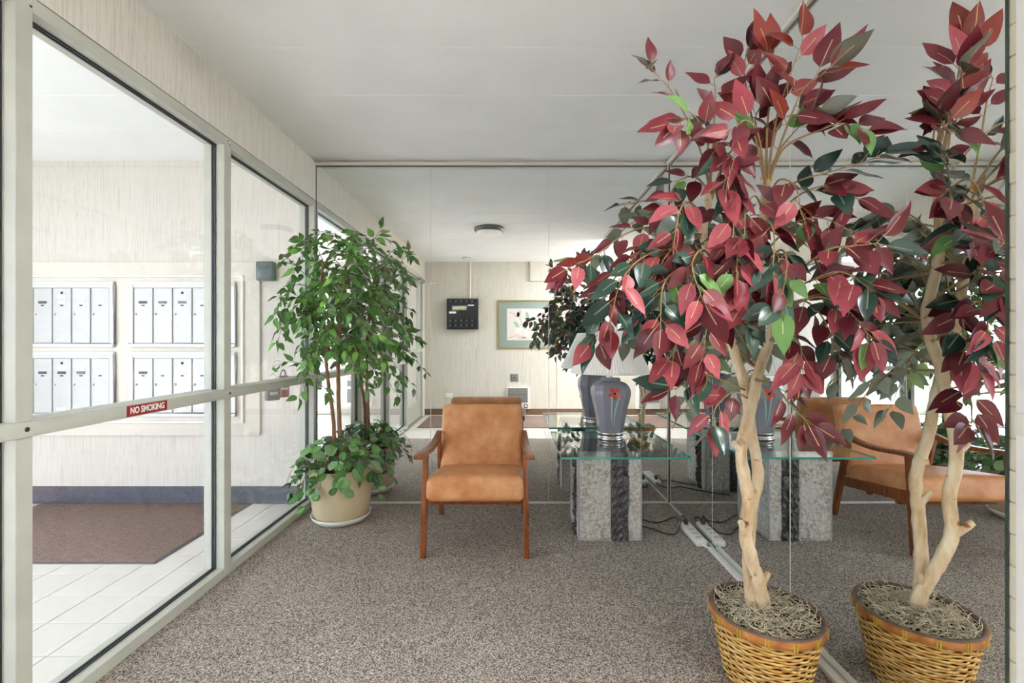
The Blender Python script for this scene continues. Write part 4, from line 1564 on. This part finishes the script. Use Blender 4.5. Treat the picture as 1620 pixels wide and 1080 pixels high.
spray([(1208, 380, 1.50), (1250, 320, 1.42), (1300, 295, 1.36), (1345, 310, 1.31)], 10, 0.3, 0.05, 0.1, 0.3, 0.3)
spray([(1208, 400, 1.50), (1255, 355, 1.40), (1300, 345, 1.33), (1345, 365, 1.28)], 9, 0.15, 0.05, 0.05, 0.3, 0.4)
spray([(1215, 470, 1.50), (1262, 430, 1.36), (1310, 395, 1.27), (1345, 390, 1.22), (1385, 385, 1.19)], 10, 0.08, 0.0, 0.0, 0.3, 0.15)
spray([(1218, 480, 1.50), (1280, 445, 1.34), (1330, 430, 1.26), (1375, 455, 1.20)], 10, 0.12, 0.05, 0.05, 0.3, 0.5)
spray([(1222, 500, 1.50), (1290, 470, 1.34), (1340, 490, 1.26), (1375, 530, 1.22)], 10, 0.12, 0.05, 0.0, 0.35, 0.5)
spray([(1224, 505, 1.50), (1265, 475, 1.40), (1300, 500, 1.34), (1320, 550, 1.31)], 9, 0.35, 0.06, 0.05, 0.3, 0.6)
spray([(1215, 540, 1.50), (1242, 525, 1.43), (1265, 545, 1.37), (1268, 580, 1.35)], 7, 0.05, 0.0, 0.1, 0.4, 0.7)
spray([(1195, 600, 1.49), (1225, 610, 1.42), (1250, 640, 1.38), (1275, 665, 1.35)], 6, 0.05, 0.0, 0.0, 0.4, 0.3)
spray([(1186, 620, 1.55), (1140, 600, 1.46), (1100, 590, 1.40), (1070, 615, 1.36)], 8, 0.2, 0.0, 0.0, 0.3, 0.3)
spray([(1184, 630, 1.52), (1160, 620, 1.42), (1135, 640, 1.38), (1128, 660, 1.36)], 5, 0.25, 0.0, 0.0, 0.35, 0.5)
spray([(1140, 480, 1.56), (1110, 470, 1.44), (1080, 500, 1.38), (1065, 560, 1.35)], 10, 0.18, 0.08, 0.15, 0.25, 0.6)
spray([(1145, 500, 1.56), (1140, 480, 1.40), (1120, 510, 1.34), (1112, 565, 1.32)], 10, 0.15, 0.05, 0.1, 0.25, 0.6)
spray([(1132, 430, 1.56), (1080, 400, 1.44), (1030, 400, 1.38), (985, 440, 1.34), (965, 510, 1.33)], 14, 0.3, 0.08, 0.12, 0.2, 0.5)
spray([(1118, 380, 1.56), (1060, 360, 1.50), (1000, 365, 1.46), (940, 405, 1.44), (905, 420, 1.43)], 12, 0.2, 0.05, 0.1, 0.3, 0.3, sc=0.9)
spray([(1116, 370, 1.56), (1060, 375, 1.46), (1010, 400, 1.40), (960, 460, 1.37), (945, 530, 1.37)], 14, 0.25, 0.08, 0.15, 0.25, 0.5)
spray([(1118, 385, 1.56), (1070, 390, 1.42), (1040, 430, 1.36), (1020, 500, 1.34)], 12, 0.45, 0.12, 0.1, 0.25, 0.5)
spray([(1130, 420, 1.56), (1085, 420, 1.38), (1050, 450, 1.32), (1045, 510, 1.30)], 11, 0.5, 0.06, 0.0, 0.25, 0.5)
spray([(1128, 410, 1.56), (1110, 395, 1.38), (1095, 420, 1.30), (1110, 470, 1.27)], 10, 0.5, 0.05, 0.0, 0.25, 0.5)
spray([(1117, 345, 1.555), (1090, 320, 1.44), (1075, 335, 1.38), (1065, 390, 1.35)], 9, 0.15, 0.05, 0.0, 0.25, 0.4)
spray([(1120, 350, 1.55), (1140, 330, 1.42), (1160, 350, 1.36), (1155, 410, 1.33)], 7, 0.1, 0.03, 0.0, 0.25, 0.5)
spray([(1208, 400, 1.50), (1190, 365, 1.40), (1170, 380, 1.34), (1165, 430, 1.31)], 10, 0.12, 0.03, 0.05, 0.25, 0.5)
spray([(1208, 390, 1.50), (1215, 350, 1.39), (1225, 375, 1.33), (1222, 430, 1.30)], 9, 0.3, 0.05, 0.0, 0.25, 0.6)
spray([(1212, 420, 1.50), (1235, 395, 1.37), (1245, 420, 1.30), (1235, 480, 1.27)], 9, 0.55, 0.15, 0.0, 0.25, 0.6)
spray([(1135, 440, 1.56), (1155, 420, 1.40), (1180, 440, 1.34), (1178, 500, 1.32)], 9, 0.35, 0.1, 0.05, 0.25, 0.6)
spray([(1210, 340, 1.50), (1195, 310, 1.40), (1180, 330, 1.36), (1178, 370, 1.34)], 4, 0.1, 0.0, 0.0, 0.25, 0.4)
spray([(1212, 320, 1.50), (1232, 285, 1.42), (1258, 295, 1.36), (1268, 340, 1.33)], 5, 0.3, 0.05, 0.0, 0.25, 0.5)
spray([(1126, 310, 1.55), (1100, 280, 1.50), (1070, 290, 1.48), (1055, 330, 1.47)], 8, 0.1, 0.08, 0.0, 0.3, 0.2, sc=0.85)
spray([(1124, 305, 1.55), (1116, 250, 1.48), (1130, 218, 1.44), (1152, 245, 1.40)], 7, 0.1, 0.0, 0.0, 0.3, 0.4, up)
spray([(1124, 310, 1.55), (1140, 270, 1.44), (1152, 262, 1.40), (1158, 300, 1.37)], 6, 0.1, 0.0, 0.0, 0.35, 0.6, up)
spray([(1212, 295, 1.50), (1205, 240, 1.50), (1195, 190, 1.48), (1205, 165, 1.46)], 7, 0.1, 0.05, 0.0, 0.3, 0.0, up)
spray([(1212, 290, 1.50), (1232, 240, 1.48), (1260, 205, 1.44), (1285, 180, 1.40)], 6, 0.1, 0.05, 0.1, 0.35, 0.1, up)
# --- middle of the crown and the far side (mostly green)
for k in range(38):
    a = math.radians(28 + 115 * (k + rt.uniform(0, 1)) / 38)
    src = P(*(stem1[rt.choice((7, 8, 9, 10))] if k % 2 else stem2[rt.choice((7, 8, 9))]))
    L = rt.uniform(0.25, 0.42)
    zt = rt.uniform(-0.30, 0.10) if k % 6 else rt.uniform(0.2, 0.45)
    dx, dy = math.cos(a) * L, math.sin(a) * L
    e_ = src + Vector((dx, dy, zt))
    if e_.x > XMAX - 0.1:
        e_.x = XMAX - 0.1 - rt.uniform(0, 0.1)
    mid = lerp(src, e_, 0.55) + Vector((0, 0, 0.10))
    pix = []
    for p in (src, mid, e_):
        pix.append((p.x / p.y * F + VPX, (CAMZ - p.z) / p.y * F + VPY, p.y))
    spray(pix, 8, 0.86, 0.06, 0.0, 0.3, 0.35, face=(math.cos(a) * 0.6, math.sin(a) * 0.7, 0.6), sc=0.9, endtuft=2)
place_leaves(items, tree, 300, None)

# ------------------------------------------------------------------ green ficus in the cream pot
GX, GY = -1.118, 2.965
sc_ = MB().lathe([(0.0, 0.0), (0.135, 0.0), (0.150, 0.006), (0.178, 0.030), (0.186, 0.052), (0.182, 0.052), (0.172, 0.032), (0.14, 0.012), (0.0, 0.010)], n=56).build('pot_saucer', M['saucer'], None, origin=(GX, GY, 0))
tag(sc_, 'round white plastic saucer under the cream flower pot', 'saucer')
pt = thing('flower_pot', 'cream glazed round pot holding the green ficus and ivy', 'pot', (GX, GY, 0.0125))
MB().lathe([(0.0, 0.0), (0.145, 0.0), (0.158, 0.012), (0.166, 0.035), (0.172, 0.042), (0.182, 0.12), (0.188, 0.22), (0.190, 0.30), (0.192, 0.335), (0.188, 0.338), (0.182, 0.33), (0.178, 0.28)], n=56).build('pot_body', M['pot'], pt)
MB().lathe([(0.179, 0.285), (0.09, 0.295), (0.0, 0.30)], n=40).build('soil', M['soil'], pt)

fi = thing('green_ficus', 'leafy green artificial ficus with two slim brown trunks in the cream pot', 'tree', (GX, GY, 0))
FI_ = Matrix.Translation((-GX, -GY, 0))
f1 = [(533, 752, 2.95), (529, 700, 2.95), (527, 660, 2.95), (520, 610, 2.95), (515, 560, 2.95), (512, 500, 2.95), (508, 450, 2.94), (512, 415, 2.94)]
f2 = [(538, 752, 2.97), (538, 700, 2.97), (536, 640, 2.97), (535, 580, 2.97), (536, 530, 2.97), (541, 480, 2.97), (546, 430, 2.96), (556, 395, 2.95)]
stem('trunk', f1, 0.0145, 0.008, M['bark_brown'], fi, FI_, 40, 10)
stem('trunk', f2, 0.0145, 0.008, M['bark_brown'], fi, FI_, 40, 10)
LG = [leaf_mesh('leaf', 0.068 * s, 0.037 * w, [M['leaf_green'], M['twig_green']], curl=c, fold=fo, petiole=0.012, wave=wv_, seed=20 + i)
      for i, (s, w, c, fo, wv_) in enumerate(((1.0, 1.0, 0.12, 0.22, 0.6), (1.15, 1.05, 0.2, 0.1, 1.0), (0.9, 1.05, -0.02, 0.3, 0.5), (1.05, 0.85, 0.28, 0.4, 0.9)))]
rf = random.Random(5)
items = []


def fspray(q, nleaf, start=0.3, droop=0.4, sc=1.0, r0=0.003):
    q = spline(q, 18)
    for p in q:
        p.x = max(p.x, XL + 0.03)
        p.y = min(p.y, YB - 0.03)
    MB().tube([FI_ @ p for p in q], [lerp(r0, 0.0009, i / 18) for i in range(19)], 5).build('branch', M['twig_green'], fi)
    for k in range(nleaf + 2):
        t = min(1.0, lerp(start, 1.0, (k + rf.uniform(-0.3, 0.3)) / max(1, nleaf)))
        t = max(t, 0.05)
        u = t * 18
        i = min(int(u), 17)
        p = lerp(q[i], q[i + 1], u - i)
        d0 = (q[min(i + 1, 18)] - q[max(i - 1, 0)]).normalized()
        for tries in range(8):
            fc = Vector((rf.uniform(-.5, .5), rf.uniform(-1.0, 0.5), rf.uniform(0.2, 1.0)))
            sd_ = d0.cross(fc).normalized() * (1 if k % 2 else -1)
            d = d0 * rf.uniform(0.3, 1) + sd_ * rf.uniform(0.4, 1.1) + Vector((rf.uniform(-.3, .3), rf.uniform(-.3, .3), rf.uniform(-.2, .3) - droop))
            mx = leaf_matrix(p, d, fc, sc * rf.uniform(0.8, 1.2))
            if all((mx @ Vector((x, y_, 0))).x > XL + 0.005 and (mx @ Vector((x, y_, 0))).y < YB - 0.022 and (mx @ Vector((x, y_, 0))).z < ZC - 0.3 for x, y_ in ((0, 0), (0, 0.085), (0.016, 0.05), (-0.016, 0.05))):
                items.append((rf.choice(LG), mx))
                break


# twigs that stand out in the photograph
fspray([P(546, 430, 2.96), P(572, 420, 2.93), P(588, 385, 2.9), P(603, 362, 2.88)], 9, 0.3, 0.0)
fspray([P(510, 440, 2.94), P(500, 410, 2.85), P(485, 385, 2.78), P(474, 375, 2.72)], 12, 0.2, 0.1)
fspray([P(508, 450, 2.94), P(478, 430, 2.8), P(458, 410, 2.7), P(447, 412, 2.64)], 9, 0.3, 0.2)
fspray([P(510, 460, 2.94), P(470, 450, 2.75), P(448, 470, 2.62), P(436, 500, 2.55)], 14, 0.25, 0.5)
fspray([P(512, 480, 2.94), P(470, 470, 2.7), P(450, 500, 2.58), P(440, 540, 2.54)], 14, 0.25, 0.5)
fspray([P(519, 600, 2.95), P(490, 580, 2.85), P(460, 572, 2.7), P(430, 580, 2.6)], 8, 0.4, 0.1, 0.8)
fspray([P(520, 620, 2.95), P(500, 600, 2.9), P(510, 605, 2.8), P(520, 625, 2.78)], 4, 0.5, 0.7)
for k in range(58):
    a = rf.uniform(math.radians(125), math.radians(415))
    f_ = f1 if k % 2 else f2
    src = P(*f_[rf.choice((4, 5, 6, 7))])
    L = rf.uniform(0.22, 0.48)
    e_ = src + Vector((math.cos(a) * L * 0.9 + 0.06, math.sin(a) * L, rf.uniform(-0.30, 0.15)))
    e_.x = max(e_.x, XL + 0.07)
    e_.y = min(e_.y, YB - 0.05)
    mid = lerp(src, e_, 0.5) + Vector((0, 0, 0.10))
    fspray([src, mid, e_], 13, 0.2, 0.4)
place_leaves(items, fi, 300, None)

iv = thing('ivy_plant', 'round leaved green ivy spilling over the cream pot', 'plant', (GX, GY, 0))
LI = [leaf_mesh('leaf', 0.060 * s, 0.054 * w, [M['leaf_ivy'], M['twig_green']], kind='round', curl=c, fold=fo, petiole=0.016, wave=0.8, seed=40 + i)
      for i, (s, w, c, fo) in enumerate(((1.0, 1.0, 0.15, 0.15), (1.15, 1.1, 0.2, 0.1), (0.85, 0.9, 0.05, 0.2)))]
ri = random.Random(9)
items = []
IV = Matrix.Translation((-GX, -GY, 0))
for k in range(44):
    a = 2 * math.pi * k / 44 + ri.uniform(-0.1, 0.1)
    R1 = ri.uniform(0.12, 0.31)
    hang = ri.uniform(0.0, 0.16) * (1.0 if math.sin(a) < 0.4 else 0.5)
    if -2.7 < a - 6.283 < -1.9 or 3.5 < a < 4.4:
        hang += 0.05
    if 4.5 < a < 5.6:
        hang *= 0.45
        R1 *= 0.85
    c = Vector((GX, GY, 0))
    ua = Vector((math.cos(a), math.sin(a), 0))
    pts = [c + ua * 0.05 + Vector((0, 0, 0.315)), c + ua * R1 * 0.55 + Vector((0, 0, 0.47 + ri.uniform(-0.04, 0.07))),
           c + ua * (R1 + 0.02) + Vector((0, 0, 0.40 - hang * 0.4)), c + ua * (R1 * 0.9 + 0.07) + Vector((0, 0, 0.34 - hang))]
    for p in pts:
        p.x = max(p.x, XL + 0.025)
        p.y = min(p.y, YB - 0.025)
    q = spline(pts, 14)
    MB().tube([IV @ p for p in q], [lerp(0.0022, 0.001, i / 14) for i in range(15)], 4).build('vine', M['twig_green'], iv)
    for j in range(6):
        t = lerp(0.3, 1.0, (j + ri.uniform(-.3, .3)) / 5)
        t = min(1, max(0.2, t))
        u = t * 14
        i = min(int(u), 13)
        p = lerp(q[i], q[i + 1], u - i)
        for tries in range(8):
            d = ua * ri.uniform(0.1, 0.9) + Vector((ri.uniform(-.8, .8), ri.uniform(-.8, .8), ri.uniform(-.9, .35)))
            nr = ua * ri.uniform(0.3, 0.9) + Vector((ri.uniform(-.4, .4), ri.uniform(-.6, .2), ri.uniform(0.3, 1.0)))
            mx = leaf_matrix(p, d, nr, ri.uniform(0.75, 1.2))
            good = True
            for x, y_ in ((0, 0), (0, 0.09), (0.032, 0.05), (-0.032, 0.05)):
                w_ = mx @ Vector((x, y_, 0))
                rr = math.hypot(w_.x - GX, w_.y - GY)
                if w_.x < XL + 0.005 or w_.y > YB - 0.008 or (rr < 0.20 and w_.z < 0.352) or w_.z < 0.06:
                    good = False
            if good:
                items.append((ri.choice(LI), mx))
                break
place_leaves(items, iv, 300, None)
